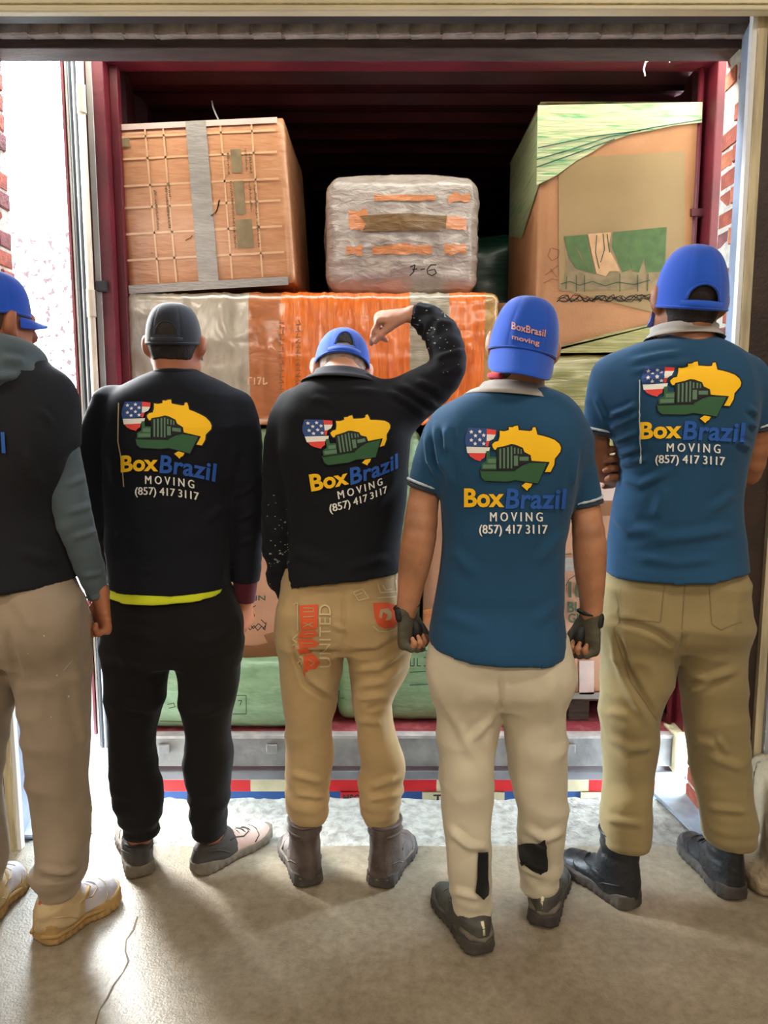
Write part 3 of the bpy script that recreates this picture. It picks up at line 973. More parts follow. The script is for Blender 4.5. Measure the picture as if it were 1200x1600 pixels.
decal('packing_tape', [[(375, 1008), (400, 1010), (418, 1004), (412, 992), (440, 984), (440, 1031), (375, 1034)]], 3.118, M['card_brown'], B6, 0.002)
gb = lump('woven_bale', -0.975, -0.235, 3.06, 3.8, 0.162, 0.450, M['green_bale'], None, 0.035, 0.014, 0.004, 8, 7, (0.01, 0.02, 0), ridges=[((5, 1, 30), 0.004, 3)])
tag(gb, 'green wrapped bale on the container floor behind the dark joggers', 'bale')
scribble('printed_line', [[(366, 1086), (385, 1086), (385, 1115), (364, 1115)], [(372, 1094), (378, 1094), (375, 1102)], [(250, 1126), (285, 1127)], [(262, 1100), (272, 1098), (274, 1104), (264, 1106)]], 3.04, 'ink_green', gb, 1.3, 0.004)
g2 = lump('woven_bale', -0.195, 0.37, 3.14, 3.85, 0.162, 0.536, M['green_bale'], None, 0.04, 0.014, 0.004, 8, 9, (0.01, 0.02, 0), ridges=[((5, 1, 30), 0.004, 5)])
tag(g2, 'green wrapped bale with faint print behind the khaki trouser legs', 'bale')
scribble('printed_line', [[(640, 1018), (668, 1016)], [(641, 1026), (641, 1040), (647, 1040), (647, 1028)], [(652, 1028), (652, 1040), (658, 1040)], [(662, 1027), (668, 1027), (668, 1040), (662, 1040)],
                          [(640, 1050), (672, 1048)], [(530, 1078), (530, 1090), (538, 1090)], [(640, 1070), (680, 1068)]], 3.115, 'green_dark', g2, 1.5, 0.004)
tag(lump('film_bale', -0.19, 0.146, 3.12, 3.85, 0.556, 1.402, M['green_bale'], None, 0.05, 0.02, 0.006, 6, 15, (0, 0.02, 0), ridges=[((5, 1, 26), 0.005, 7)]),
    'upright green film bale between the pointing man and the gloved man', 'bale')
tan = lump('tan_carton', 0.164, 0.450, 3.13, 3.85, 0.552, 1.408, M['card_pink'], None, 0.01, 0.04, 0.001, 5, 4)
tag(tan, 'tan carton seen through the gap beside the left glove', 'carton')
wrap_decal('orange_tape', [[(652, 955), (676, 950), (676, 972), (652, 974)]], tan, 3.12, M['orange_tape'])
# ================================================================== FIGURE BUILDER: implicit surfaces meshed with surface nets
def surface_net(Fd, org, h):
    """Fd<0 inside; returns verts, quads (outward)"""
    S = Fd < 0
    nx, ny, nz = Fd.shape
    c = np.zeros((nx - 1, ny - 1, nz - 1), np.uint8)
    for dx in (0, 1):
        for dy in (0, 1):
            for dz in (0, 1):
                c += S[dx:nx - 1 + dx, dy:ny - 1 + dy, dz:nz - 1 + dz]
    I = np.argwhere((c > 0) & (c < 8))
    vid = np.full(c.shape, -1, np.int32)
    vid[I[:, 0], I[:, 1], I[:, 2]] = np.arange(len(I))
    acc = np.zeros((len(I), 3), np.float64)
    cnt = np.zeros(len(I), np.float64)
    for ax in range(3):
        o = [a for a in range(3) if a != ax]
        for i in (0, 1):
            for j in (0, 1):
                d0 = [0, 0, 0]
                d0[o[0]], d0[o[1]] = i, j
                d1 = list(d0)
                d1[ax] = 1
                f0 = Fd[I[:, 0] + d0[0], I[:, 1] + d0[1], I[:, 2] + d0[2]]
                f1 = Fd[I[:, 0] + d1[0], I[:, 1] + d1[1], I[:, 2] + d1[2]]
                m = (f0 < 0) != (f1 < 0)
                t = np.where(m, f0 / np.where(m, f0 - f1, 1), 0)
                p = np.zeros((len(I), 3))
                p[:, ax] = t
                p[:, o[0]], p[:, o[1]] = i, j
                acc[m] += p[m]
                cnt[m] += 1
    V = (I + acc / np.maximum(cnt, 1)[:, None]) * h + org
    Q = []
    for ax in range(3):
        o = [a for a in range(3) if a != ax]
        sl0, sl1 = [slice(1, -1)] * 3, [slice(1, -1)] * 3
        sl0[ax], sl1[ax] = slice(0, -1), slice(1, None)
        a, b = S[tuple(sl0)], S[tuple(sl1)]
        E = np.argwhere(a != b)
        ins = a[E[:, 0], E[:, 1], E[:, 2]]
        E = E.copy()
        E[:, o[0]] += 1
        E[:, o[1]] += 1

        def cell(i, j):
            k = E.copy()
            k[:, o[0]] -= i
            k[:, o[1]] -= j
            return vid[k[:, 0], k[:, 1], k[:, 2]]
        q = np.stack([cell(1, 1), cell(0, 1), cell(0, 0), cell(1, 0)], 1)
        flip = ~ins if ax != 1 else ins
        q[flip] = q[flip][:, ::-1]
        Q.append(q)
    Q = np.vstack(Q)
    return V, Q[(Q >= 0).all(1)]


def pchip(x, y, xq):
    """smooth monotone-ish cubic through (x,y), vectorised"""
    x, y = np.asarray(x, float), np.asarray(y, float)
    if len(x) == 2:
        return np.interp(xq, x, y)
    hh = np.diff(x)
    dl = np.diff(y) / hh
    m = np.zeros_like(y)
    m[1:-1] = (dl[:-1] * hh[1:] + dl[1:] * hh[:-1]) / (hh[1:] + hh[:-1])
    m[0], m[-1] = dl[0], dl[-1]
    s = np.minimum(np.abs(np.r_[dl[0], dl]), np.abs(np.r_[dl, dl[-1]])) * 2.2
    m = np.clip(m, -s - 1e-9, s + 1e-9)
    q = np.clip(xq, x[0], x[-1])
    i = np.clip(np.searchsorted(x, q) - 1, 0, len(x) - 2)
    t = (q - x[i]) / hh[i]
    t2, t3 = t * t, t * t * t
    return (2 * t3 - 3 * t2 + 1) * y[i] + (t3 - 2 * t2 + t) * hh[i] * m[i] + (-2 * t3 + 3 * t2) * y[i + 1] + (t3 - t2) * hh[i] * m[i + 1]


class Field:
    def __init__(self, h):
        self.h = h
        self.pr = []
        self.cuts = []

    def add(self, lo, hi, fn, k=0.02, sub=False):
        self.pr.append((np.array(lo, float), np.array(hi, float), fn, k, sub))
        return self

    # stack of level ellipses: rows (z, cx, cy, a, b)
    def loft(self, rows, n=2.3, k=0.02, cap=0.0, sub=False):
        R = np.array(sorted(rows, key=lambda r: r[0]), float)
        z0, z1 = R[0, 0], R[-1, 0]
        lo = ((R[:, 1] - R[:, 3]).min(), (R[:, 2] - R[:, 4]).min(), z0)
        hi = ((R[:, 1] + R[:, 3]).max(), (R[:, 2] + R[:, 4]).max(), z1)

        def fn(x, y, z):
            zz = z.ravel()
            cx, cy, a, b = (pchip(R[:, 0], R[:, i], zz)[None, None, :] for i in (1, 2, 3, 4))
            a, b = np.maximum(a, 1e-3), np.maximum(b, 1e-3)
            g = (np.abs((x - cx) / a) ** n + np.abs((y - cy) / b) ** n) ** (1 / n)
            d = (g - 1) * np.minimum(a, b)
            return np.maximum(d, np.maximum(z - z1, z0 - z) + cap)
        return self.add(lo, hi, fn, k, sub)

    # swept limb through stations (point, ru, rv) with side vector u
    def limb(self, pts, r, u=None, rv=None, k=0.02, flat0=False, flat1=False, smooth=3, ks=0.012):
        P = np.array([list(p) for p in pts], float)
        r = np.array(r if hasattr(r, '__len__') else [r] * len(P), float)
        rv = r if rv is None else np.array(rv if hasattr(rv, '__len__') else [rv] * len(P), float)
        if smooth > 1 and len(P) > 2:
            s = np.r_[0, np.cumsum(np.linalg.norm(np.diff(P, axis=0), axis=1))]
            sq = np.unique(np.concatenate([np.linspace(s[i], s[i + 1], smooth + 1) for i in range(len(s) - 1)]))
            P = np.stack([pchip(s, P[:, i], sq) for i in range(3)], 1)
            r, rv = pchip(s, r, sq), pchip(s, rv, sq)
        mr = max(r.max(), rv.max())
        lo, hi = P.min(0) - mr, P.max(0) + mr
        e0 = (P[0] - P[1]) / np.linalg.norm(P[0] - P[1])
        e1 = (P[-1] - P[-2]) / np.linalg.norm(P[-1] - P[-2])
        round_ = u is None
        if not round_:
            u = np.array(u, float)

        def fn(x, y, z):
            out = None
            for i in range(len(P) - 1):
                a, b = P[i], P[i + 1]
                ab = b - a
                L2 = ab @ ab
                px, py, pz = x - a[0], y - a[1], z - a[2]
                t = np.clip((px * ab[0] + py * ab[1] + pz * ab[2]) / L2, 0, 1)
                qx, qy, qz = px - t * ab[0], py - t * ab[1], pz - t * ab[2]
                ra = r[i] + (r[i + 1] - r[i]) * t
                if round_:
                    d = np.sqrt(qx * qx + qy * qy + qz * qz) - ra
                else:
                    rb = rv[i] + (rv[i + 1] - rv[i]) * t
                    w = ab / math.sqrt(L2)
                    uu = u - w * (u @ w)
                    uu /= np.linalg.norm(uu)
                    vv = np.cross(w, uu)
                    du = qx * uu[0] + qy * uu[1] + qz * uu[2]
                    dv = qx * vv[0] + qy * vv[1] + qz * vv[2]
                    dw = qx * w[0] + qy * w[1] + qz * w[2]
                    mn = np.minimum(ra, rb)
                    d = (np.sqrt((du / ra) ** 2 + (dv / rb) ** 2 + (dw / mn) ** 2) - 1) * mn
                out = d if out is None else smin(out, d, ks * 0.5)
            if flat0:
                out = np.maximum(out, (x - P[0][0]) * e0[0] + (y - P[0][1]) * e0[1] + (z - P[0][2]) * e0[2])
            if flat1:
                out = np.maximum(out, (x - P[-1][0]) * e1[0] + (y - P[-1][1]) * e1[1] + (z - P[-1][2]) * e1[2])
            return out
        return self.add(lo, hi, fn, k)

    def ball(self, c, r, R=None, k=0.02, sub=False):
        c, r = np.array(list(c), float), np.array(r if hasattr(r, '__len__') else [r] * 3, float)
        Rm = None if R is None else np.array(R.transposed())
        m = r.max() if R is not None else r

        def fn(x, y, z):
            a, b, d = x - c[0], y - c[1], z - c[2]
            if Rm is not None:
                a, b, d = (Rm[0, 0] * a + Rm[0, 1] * b + Rm[0, 2] * d, Rm[1, 0] * a + Rm[1, 1] * b + Rm[1, 2] * d, Rm[2, 0] * a + Rm[2, 1] * b + Rm[2, 2] * d)
            g = np.sqrt((a / r[0]) ** 2 + (b / r[1]) ** 2 + (d / r[2]) ** 2)
            return (g - 1) * r.min()
        return self.add(c - m, c + m, fn, k, sub)

    def cut(self, fn):
        """keep only where fn(x,y,z) <= 0"""
        self.cuts.append(fn)
        return self

    def build(self, relax=1):
        h = self.h
        pad = 3 * h
        lo = np.min([p[0] for p in self.pr if not p[4]], 0) - pad
        hi = np.max([p[1] for p in self.pr if not p[4]], 0) + pad
        n = np.ceil((hi - lo) / h).astype(int) + 1
        ax = [lo[i] + h * np.arange(n[i]) for i in range(3)]
        Fd = np.full(n, 1.0, np.float32)
        for (l, hgh, fn, k, sub) in self.pr:
            m = k + 2.5 * h
            i0 = np.clip(np.floor((l - m - lo) / h).astype(int), 0, n - 1)
            i1 = np.clip(np.ceil((hgh + m - lo) / h).astype(int) + 1, 1, n)
            if (i1 <= i0).any():
                continue
            s = tuple(slice(a, b) for a, b in zip(i0, i1))
            x, y, z = ax[0][s[0]][:, None, None], ax[1][s[1]][None, :, None], ax[2][s[2]][None, None, :]
            d = np.asarray(np.broadcast_to(fn(x, y, z), Fd[s].shape), np.float32)
            Fd[s] = -smin(-Fd[s], d, k) if sub else smin(Fd[s], d, k)
        for fn in self.cuts:
            Fd = np.maximum(Fd, np.asarray(fn(ax[0][:, None, None], ax[1][None, :, None], ax[2][None, None, :]), np.float32))
        Fd[0], Fd[-1], Fd[:, 0], Fd[:, -1], Fd[:, :, 0], Fd[:, :, -1] = (np.maximum(v, h) for v in (Fd[0], Fd[-1], Fd[:, 0], Fd[:, -1], Fd[:, :, 0], Fd[:, :, -1]))
        V, Q = surface_net(Fd, lo, h)
        if relax:
            V = laplace(V, Q, relax)
        return V, Q


def smin(a, b, k):
    t = np.clip(0.5 + 0.5 * (b - a) / k, 0, 1)
    return b + (a - b) * t - k * t * (1 - t)


def laplace(V, Q, n=1, f=0.5):
    for _ in range(n):
        S, C = np.zeros_like(V), np.zeros(len(V))
        for a, b in ((0, 1), (1, 2), (2, 3), (3, 0)):
            for p, q in ((a, b), (b, a)):
                for i in range(3):
                    S[:, i] += np.bincount(Q[:, p], V[Q[:, q], i], len(V))
                C += np.bincount(Q[:, p], None, len(V))
        V = V + f * (S / np.maximum(C, 1)[:, None] - V)
    return V


def vnormals(V, Q):
    n = np.cross(V[Q[:, 2]] - V[Q[:, 0]], V[Q[:, 3]] - V[Q[:, 1]])
    out = np.zeros_like(V)
    for j in range(4):
        for i in range(3):
            out[:, i] += np.bincount(Q[:, j], n[:, i], len(V))
    return out / np.maximum(np.linalg.norm(out, axis=1, keepdims=True), 1e-12)


def crease(V, N, D, folds, back=True):
    """raise (amp>0) or sink folds along strokes given in photo pixels on the plane D; acts on the side the stroke was seen from"""
    disp = np.zeros(len(V))
    face = np.clip((-N[:, 1] + 0.25) / 0.5, 0, 1)
    zc = V[:, 1] * CP - (V[:, 2] - CAMH) * SP
    yc = V[:, 1] * SP + (V[:, 2] - CAMH) * CP
    U = np.stack([600 + FPX * V[:, 0] / zc, 800 - FPX * yc / zc], 1)
    for f in folds:
        pts, w, amp = f[:-2], f[-2], f[-1]
        pr = np.array(pts, float)
        ww = w * 1.03
        best = np.full(len(V), 9e3)
        end = np.ones(len(V))
        tot = len(pr) - 1
        for i in range(tot):
            a, b = pr[i], pr[i + 1]
            ab = b - a
            t0 = ((U - a) @ ab) / (ab @ ab)
            t = np.clip(t0, 0, 1)
            d = np.linalg.norm(U - a - t[:, None] * ab, axis=1)
            m = d < best
            best[m] = d[m]
            g = (i + t) / tot
            end[m] = (np.clip(np.minimum(g, 1 - g) * 5, 0, 1))[m] * 0.85 + 0.15
        q = best / ww
        disp += 1.5 * amp * face * end * (np.exp(-q * q) - 0.35 * np.exp(-((q - 1.8) / 0.9) ** 2))
    return disp


def garment(name, F, mats, parent, D=None, folds=(), noise=(), relax=1, mfn=None, dispfn=None):
    V, Q = F.build(relax)
    N = vnormals(V, Q)
    d = np.zeros(len(V))
    if folds:
        d += crease(V, N, D, folds)
    for (sc, amp, sd) in noise:
        d += amp * (np.clip(ridge(V, sc, sd), -0.2, 1) - 0.2)
    if dispfn is not None:
        d += dispfn(V, N)
    V = V + N * d[:, None]
    me = np_mesh(name, V, Q)
    o = link(name, me, parent, mats, True)
    if mfn is not None:
        me.polygons.foreach_set('material_index', np.asarray(mfn(V[Q].mean(1)), dtype=np.int32))
    return o


def join(name, parts, mats, parent):
    """several (V,Q) sets as one mesh"""
    off, VV, QQ = 0, [], []
    for V, Q in parts:
        VV.append(V)
        QQ.append(Q + off)
        off += len(V)
    return link(name, np_mesh(name, np.vstack(VV), np.vstack(QQ)), parent, mats, True)


def hcut(pts, D, xc, hw, b=0.14, above=True):
    """hem line through photo pixels on plane D -> cut function keeping what is above (or below) it"""
    pts = sorted(pts)
    us = np.linspace(pts[0][0], pts[-1][0], 60)
    vs = np.interp(us, [q[0] for q in pts], [q[1] for q in pts])
    P = []
    for u, v in zip(us, vs):      # the hem runs round the body: nearest the camera in the middle
        y = D - b * math.sqrt(max(0.0, 1 - ((u - xc) / hw) ** 2))
        P.append((at(u, v, y).x, at(u, v, y).z))
    P.sort()
    xs, zs = np.array([p[0] for p in P]), np.array([p[1] for p in P])
    if above:
        return lambda x, y, z: np.interp(x.ravel(), xs, zs)[:, None, None] - z + 0 * y
    return lambda x, y, z: z - np.interp(x.ravel(), xs, zs)[:, None, None] + 0 * y


def rows(D, L, cy=0.0, sc=1.0):
    """(y, xl, xr, half depth[, depth offset]) photo rows on the plane D -> loft rows"""
    out = []
    for r in L:
        y, xl, xr, b = r[:4]
        yy = D + cy + (r[4] if len(r) > 4 else 0)
        a, c = at(xl, y, yy), at(xr, y, yy)
        out.append((a.z, (a.x + c.x) / 2, yy, (c.x - a.x) / 2 * sc, b * (1 if sc == 1 else sc)))
    return out


def P3(u, v, Y):
    return np.array(at(u, v, Y))


# ------------------------------------------------------------------ hands
def hand(F, o, d, n, side, curls=(0.5, 0.6, 0.4), thumb=(0.5, 0.2), size=1.0, grow=0.0, upto=3, spread=0.0, per=None, kk=0.006):
    """o wrist, d towards the fingers, n back of the hand, side = +1 if the thumb lies along d x n"""
    o, d, n = (np.array(v, float) for v in (o, d, n))
    d /= np.linalg.norm(d)
    n -= d * (n @ d)
    n /= np.linalg.norm(n)
    t = np.cross(d, n) * side
    s = size
    F.limb([o - d * 0.02 * s, o + d * 0.02 * s, o + d * 0.06 * s, o + d * 0.095 * s], [0.027 * s + grow, 0.031 * s + grow, 0.040 * s + grow, 0.041 * s + grow], u=t,
           rv=[0.02 * s + grow, 0.018 * s + grow, 0.016 * s + grow, 0.0125 * s + grow], k=0.01, smooth=2)
    for i, (lt, ln) in enumerate(((0.031, 0.074), (0.0105, 0.082), (-0.0105, 0.076), (-0.030, 0.060))):
        p = o + (d * (0.096 - 0.004 * abs(i - 1)) + t * lt) * s
        ang = 0.0
        pts = [p - d * 0.012 * s]
        pts.append(p)
        cu = per[i] if per and per[i] is not None else curls
        for j, fr in enumerate((0.46, 0.30, 0.24)):
            if j >= upto:
                break
            ang += cu[j]
            dd = d * math.cos(ang) - n * math.sin(ang) + t * spread * lt
            p = p + dd * ln * fr * s
            pts.append(p)
        rr_ = [0.0098 * s + grow, 0.0095 * s + grow, 0.0088 * s + grow, 0.0078 * s + grow, 0.0066 * s + grow][:len(pts)]
        F.limb(pts, rr_, k=kk, smooth=1)
    p = o + (d * 0.028 + t * 0.026 - n * 0.004) * s
    pts = [p]
    a, b = thumb
    for j, L in enumerate((0.040, 0.034, 0.026)):
        dd = d * math.cos(a) + t * math.sin(a) * (1 - 0.25 * j) - n * (b + 0.25 * j * (1 if b >= 0 else 0))
        dd /= np.linalg.norm(dd)
        p = p + dd * L * s
        pts.append(p)
        if j + 1 >= min(upto + 1, 3):
            break
    F.limb(pts, [0.014 * s + grow, 0.0125 * s + grow, 0.0108 * s + grow, 0.0082 * s + grow][:len(pts)], k=0.009, smooth=1)


# ------------------------------------------------------------------ head
def frame(yaw, pitch, roll):
    """yaw>0 turns the face to the photo's left, pitch>0 bows it, roll>0 tips it to the photo's right"""
    return Matrix.Rotation(yaw, 3, 'Z') @ Matrix.Rotation(roll, 3, 'Y') @ Matrix.Rotation(-pitch, 3, 'X')


def head(F, c, R, s=1.0, ear=1.0):
    c = Vector(c)

    def w(x, y, z):
        return np.array(c + R @ Vector((x, y, z)) * s)
    F.ball(w(0, -0.012, 0.022), (0.075 * s, 0.092 * s, 0.088 * s), R, 0.02)
    F.ball(w(0, 0.03, -0.03), (0.060 * s, 0.065 * s, 0.085 * s), R, 0.03)
    F.limb([w(-0.052, 0.012, -0.055), w(-0.034, 0.062, -0.088), w(0, 0.082, -0.096), w(0.034, 0.062, -0.088), w(0.052, 0.012, -0.055)], 0.022 * s, k=0.03)
    F.limb([w(0, 0.088, 0.005), w(0, 0.103, -0.022), w(0, 0.108, -0.034)], [0.009 * s, 0.012 * s, 0.014 * s], k=0.012)
    F.limb([w(-0.03, 0.083, 0.012), w(0, 0.089, 0.016), w(0.03, 0.083, 0.012)], 0.012 * s, k=0.015)
    F.limb([w(-0.02, 0.090, -0.062), w(0, 0.096, -0.06), w(0.02, 0.090, -0.062)], 0.008 * s, k=0.008)
    for q in (-1, 1):
        F.ball(w(q * 0.031, 0.088, -0.006), 0.013 * s, None, 0.006)
        E = R @ Matrix.Rotation(q * -0.45, 3, 'Z') @ Matrix.Rotation(-0.15, 3, 'X')
        F.ball(w(q * 0.086, -0.010, -0.012), (0.013 * s * ear, 0.018 * s, 0.032 * s), E, 0.008)
        F.ball(w(q * 0.094, 0.004, -0.010), (0.006 * s, 0.009 * s, 0.016 * s), E, 0.004, True)
        F.ball(w(q * 0.079, -0.002, -0.036), (0.008 * s, 0.011 * s, 0.014 * s), E, 0.008)
    return w


def hair(name, c, R, s, m, parent, low=-0.075, grow=0.004, face=-0.02, top=0.2):
    """close-cropped hair: a shell just outside the skull, cut at the nape and in front of the ears"""
    F = Field(0.005)
    c = Vector(c)

    def w(x, y, z):
        return np.array(c + R @ Vector((x, y, z)) * s)
    F.ball(w(0, -0.012, 0.022), (0.075 * s + grow, 0.092 * s + grow, 0.088 * s + grow), R, 0.02)
    F.limb([w(0, -0.045, -0.01), w(0, -0.038, -0.06), w(0, -0.03, -0.10)], [0.062 * s, 0.055 * s, 0.052 * s], u=np.array(R @ Vector((1, 0, 0))), rv=[0.05 * s, 0.04 * s, 0.036 * s], k=0.02)
    Rt = np.array(R.transposed())
    C = np.array(c)

    def lz(x, y, z):
        return (Rt[2, 0] * (x - C[0]) + Rt[2, 1] * (y - C[1]) + Rt[2, 2] * (z - C[2])) / s

    def ly(x, y, z):
        return (Rt[1, 0] * (x - C[0]) + Rt[1, 1] * (y - C[1]) + Rt[1, 2] * (z - C[2])) / s
    F.cut(lambda x, y, z: (low - lz(x, y, z)))
    F.cut(lambda x, y, z: (ly(x, y, z) - np.where(lz(x, y, z) > 0.03, 0.06, face)))
    F.cut(lambda x, y, z: (lz(x, y, z) - top))
    return garment(name, F, m, parent, noise=[((60, 60, 60), 0.0012, 3)], relax=0)


# ------------------------------------------------------------------ caps
def cap(parent, c, R, s, mats, opening=True, brim=True, back=False, hgt=0.118, wid=0.084, dep=0.101, base=0.006, brim_drop=0.4, name='cap', brim_len=0.072, arch=(0.43, 0.2, 0.11), shape=(0.62, 0.88)):
    """six-panel crown with seams, button, sweat band edge, rear opening with strap, and brim. back=True: worn backwards"""
    c = Vector(c)
    fl = -1 if back else 1

    def w(x, y, z):
        return c + R @ Vector((x * fl, y * fl - 0.012, z + base)) * s
    nt, nh = 132, 44
    V, Fq = [], []

    def prof(ph):       # ph 0 at the band, 1 at the button
        return math.cos(ph * math.pi / 2) ** shape[0], math.sin(ph * math.pi / 2) ** shape[1]
    for j in range(nh + 1):
        ph = j / nh
        cr, sr = prof(min(ph, 0.999))
        for i in range(nt):
            th = 2 * math.pi * i / nt
            seam = 1 - 0.012 * max(0, 1 - abs(((th * 3 / math.pi + 0.5) % 1) - 0.5) / 0.06) if j < nh else 1
            y = math.sin(th)
            dz = -0.012 * (1 - ph) * max(0, -y)       # slightly lower at the back
            V.append(w(math.cos(th) * wid * cr * seam, y * dep * cr * seam, hgt * sr + dz))

    def inarch(i, j):
        if not opening:
            return False
        th = 2 * math.pi * (i + 0.5) / nt
        a = (th - 1.5 * math.pi + math.pi) % (2 * math.pi) - math.pi
        x, z = math.sin(a) * 1.0, (j + 0.5) / nh
        return arch[2] < z and (a / arch[0]) ** 2 + ((z - arch[2]) / arch[1]) ** 2 < 1
    for j in range(nh):
        for i in range(nt):
            if not inarch(i, j):
                Fq.append((j * nt + i, j * nt + (i + 1) % nt, (j + 1) * nt + (i + 1) % nt, (j + 1) * nt + i))
    o = link(name, np_mesh(name, np.array([tuple(v) for v in V]), np.array(Fq)), parent, mats[0], True)
    sm = o.modifiers.new('thickness', 'SOLIDIFY')
    sm.thickness = 0.0022
    sm.offset = 1

    def child(nm, me, m):
        q = bpy.data.objects.new(nm, me)
        COL.objects.link(q)
        me.materials.append(m)
        me.polygons.foreach_set('use_smooth', [True] * len(me.polygons))
        q.parent = o
        return q
    # button
    bmx = bmesh.new()
    bmesh.ops.create_uvsphere(bmx, u_segments=12, v_segments=8, radius=0.0075 * s)
    for v in bmx.verts:
        v.co = w(0, 0, hgt) + R @ Vector((v.co.x, v.co.y, v.co.z * 0.6 + 0.001))
    child('button', bm_mesh('button', bmx), mats[0])
    # band stitched round the edge
    ring = [w(math.cos(t) * wid * 1.012, math.sin(t) * dep * 1.012, 0.004 - 0.012 * max(0, -math.sin(t))) for t in np.linspace(0, 2 * math.pi, 49)]
    child('band', tube_mesh('band', ring, 0.0026 * s, 6), mats[0])
    if opening:
        pth = []
        for t in np.linspace(0, math.pi, 25):
            a, zz = arch[0] * math.cos(t) * 1.02 + 1.5 * math.pi, arch[2] + arch[1] * math.sin(t) * 1.02
            cr, sr = prof(zz)
            pth.append(w(math.cos(a) * wid * cr * 1.008, math.sin(a) * dep * cr * 1.008, hgt * sr - 0.012 * (1 - zz) * max(0, -math.sin(a))))
        child('opening_piping', tube_mesh('opening_piping', pth, 0.0034 * s, 6), mats[0])
        # adjuster strap across the opening
        V, Fq = [], []
        for k in range(13):
            a = -0.62 + 1.24 * k / 12 + 1.5 * math.pi
            for z, g in ((-0.010, 1.03), (0.011, 1.02), (0.011, 0.985), (-0.010, 0.985)):
                V.append(w(math.cos(a) * wid * g, math.sin(a) * dep * g, z))
        for k in range(12):
            for q in range(4):
                Fq.append((4 * k + q, 4 * k + (q + 1) % 4, 4 * k + 4 + (q + 1) % 4, 4 * k + 4 + q))
        child('strap', np_mesh('strap', np.array([tuple(v) for v in V]), np.array(Fq)), mats[1] if len(mats) > 1 else mats[0])
    if brim:
        V, Fq = [], []
        na, nr = 25, 8
        for lay in (0, 1):
            for j in range(nr + 1):
                f = j / nr
                for i in range(na):
                    a = math.radians(18) + math.radians(144) * i / (na - 1)
                    e = math.sin(math.pi * i / (na - 1))
                    r = f * brim_len * (e ** 0.55)
                    x = math.cos(a) * wid * (1 + 0.02 * f)
                    y = math.sin(a) * dep + r
                    z = 0.002 - brim_drop * r - 0.030 * (math.cos(a) ** 2) * (0.25 + 0.9 * f) - (0.0035 if lay else 0)
                    V.append(w(x, y, z))
        st = (nr + 1) * na
        for lay in (0, 1):
            for j in range(nr):
                for i in range(na - 1):
                    q = [lay * st + j * na + i, lay * st + j * na + i + 1, lay * st + (j + 1) * na + i + 1, lay * st + (j + 1) * na + i]
                    Fq.append(q if lay == 0 else q[::-1])
        for i in range(na - 1):
            Fq.append([nr * na + i, nr * na + i + 1, st + nr * na + i + 1, st + nr * na + i])
        child('brim', np_mesh('brim', np.array([tuple(v) for v in V]), np.array(Fq)), mats[2] if len(mats) > 2 else mats[0])
    return o


# ------------------------------------------------------------------ shirt collar (stand and fall)
def collar(parent, c, a, b, m, tilt=0.25, open_=0.5, hgt=0.035, fall=0.045, flare=0.02, roll=0.0, name='collar'):
    c = Vector(c)
    R = Matrix.Rotation(roll, 3, 'Y') @ Matrix.Rotation(tilt, 3, 'X')
    V, Fq = [], []
    n = 48
    prof = [(0.000, 0.0), (0.000, 0.5), (0.001, 0.9), (0.004, 1.0), (0.008, 0.92), (0.35, 0.5), (0.75, 0.1), (1.0, -0.25), (0.96, -0.27), (0.6, 0.05), (0.25, 0.4)]
    npf = len(prof)
    for i in range(n + 1):
        th = -math.pi / 2 + (i / n - 0.5) * (2 * math.pi - open_)
        e = 1 + 0.25 * max(0, math.sin(th))
        for (f, z) in prof:
            r = f * flare if f > 0.01 else f
            zz = z * hgt if z > 0 else z * fall * e
            V.append(c + R @ Vector((math.cos(th) * (a + r * 1.5), math.sin(th) * (b + r), zz)))
    for i in range(n):
        for j in range(npf - 1):
            Fq.append((i * npf + j, i * npf + j + 1, (i + 1) * npf + j + 1, (i + 1) * npf + j))
    return link(name, np_mesh(name, np.array([tuple(v) for v in V]), np.array(Fq)), parent, m, True)


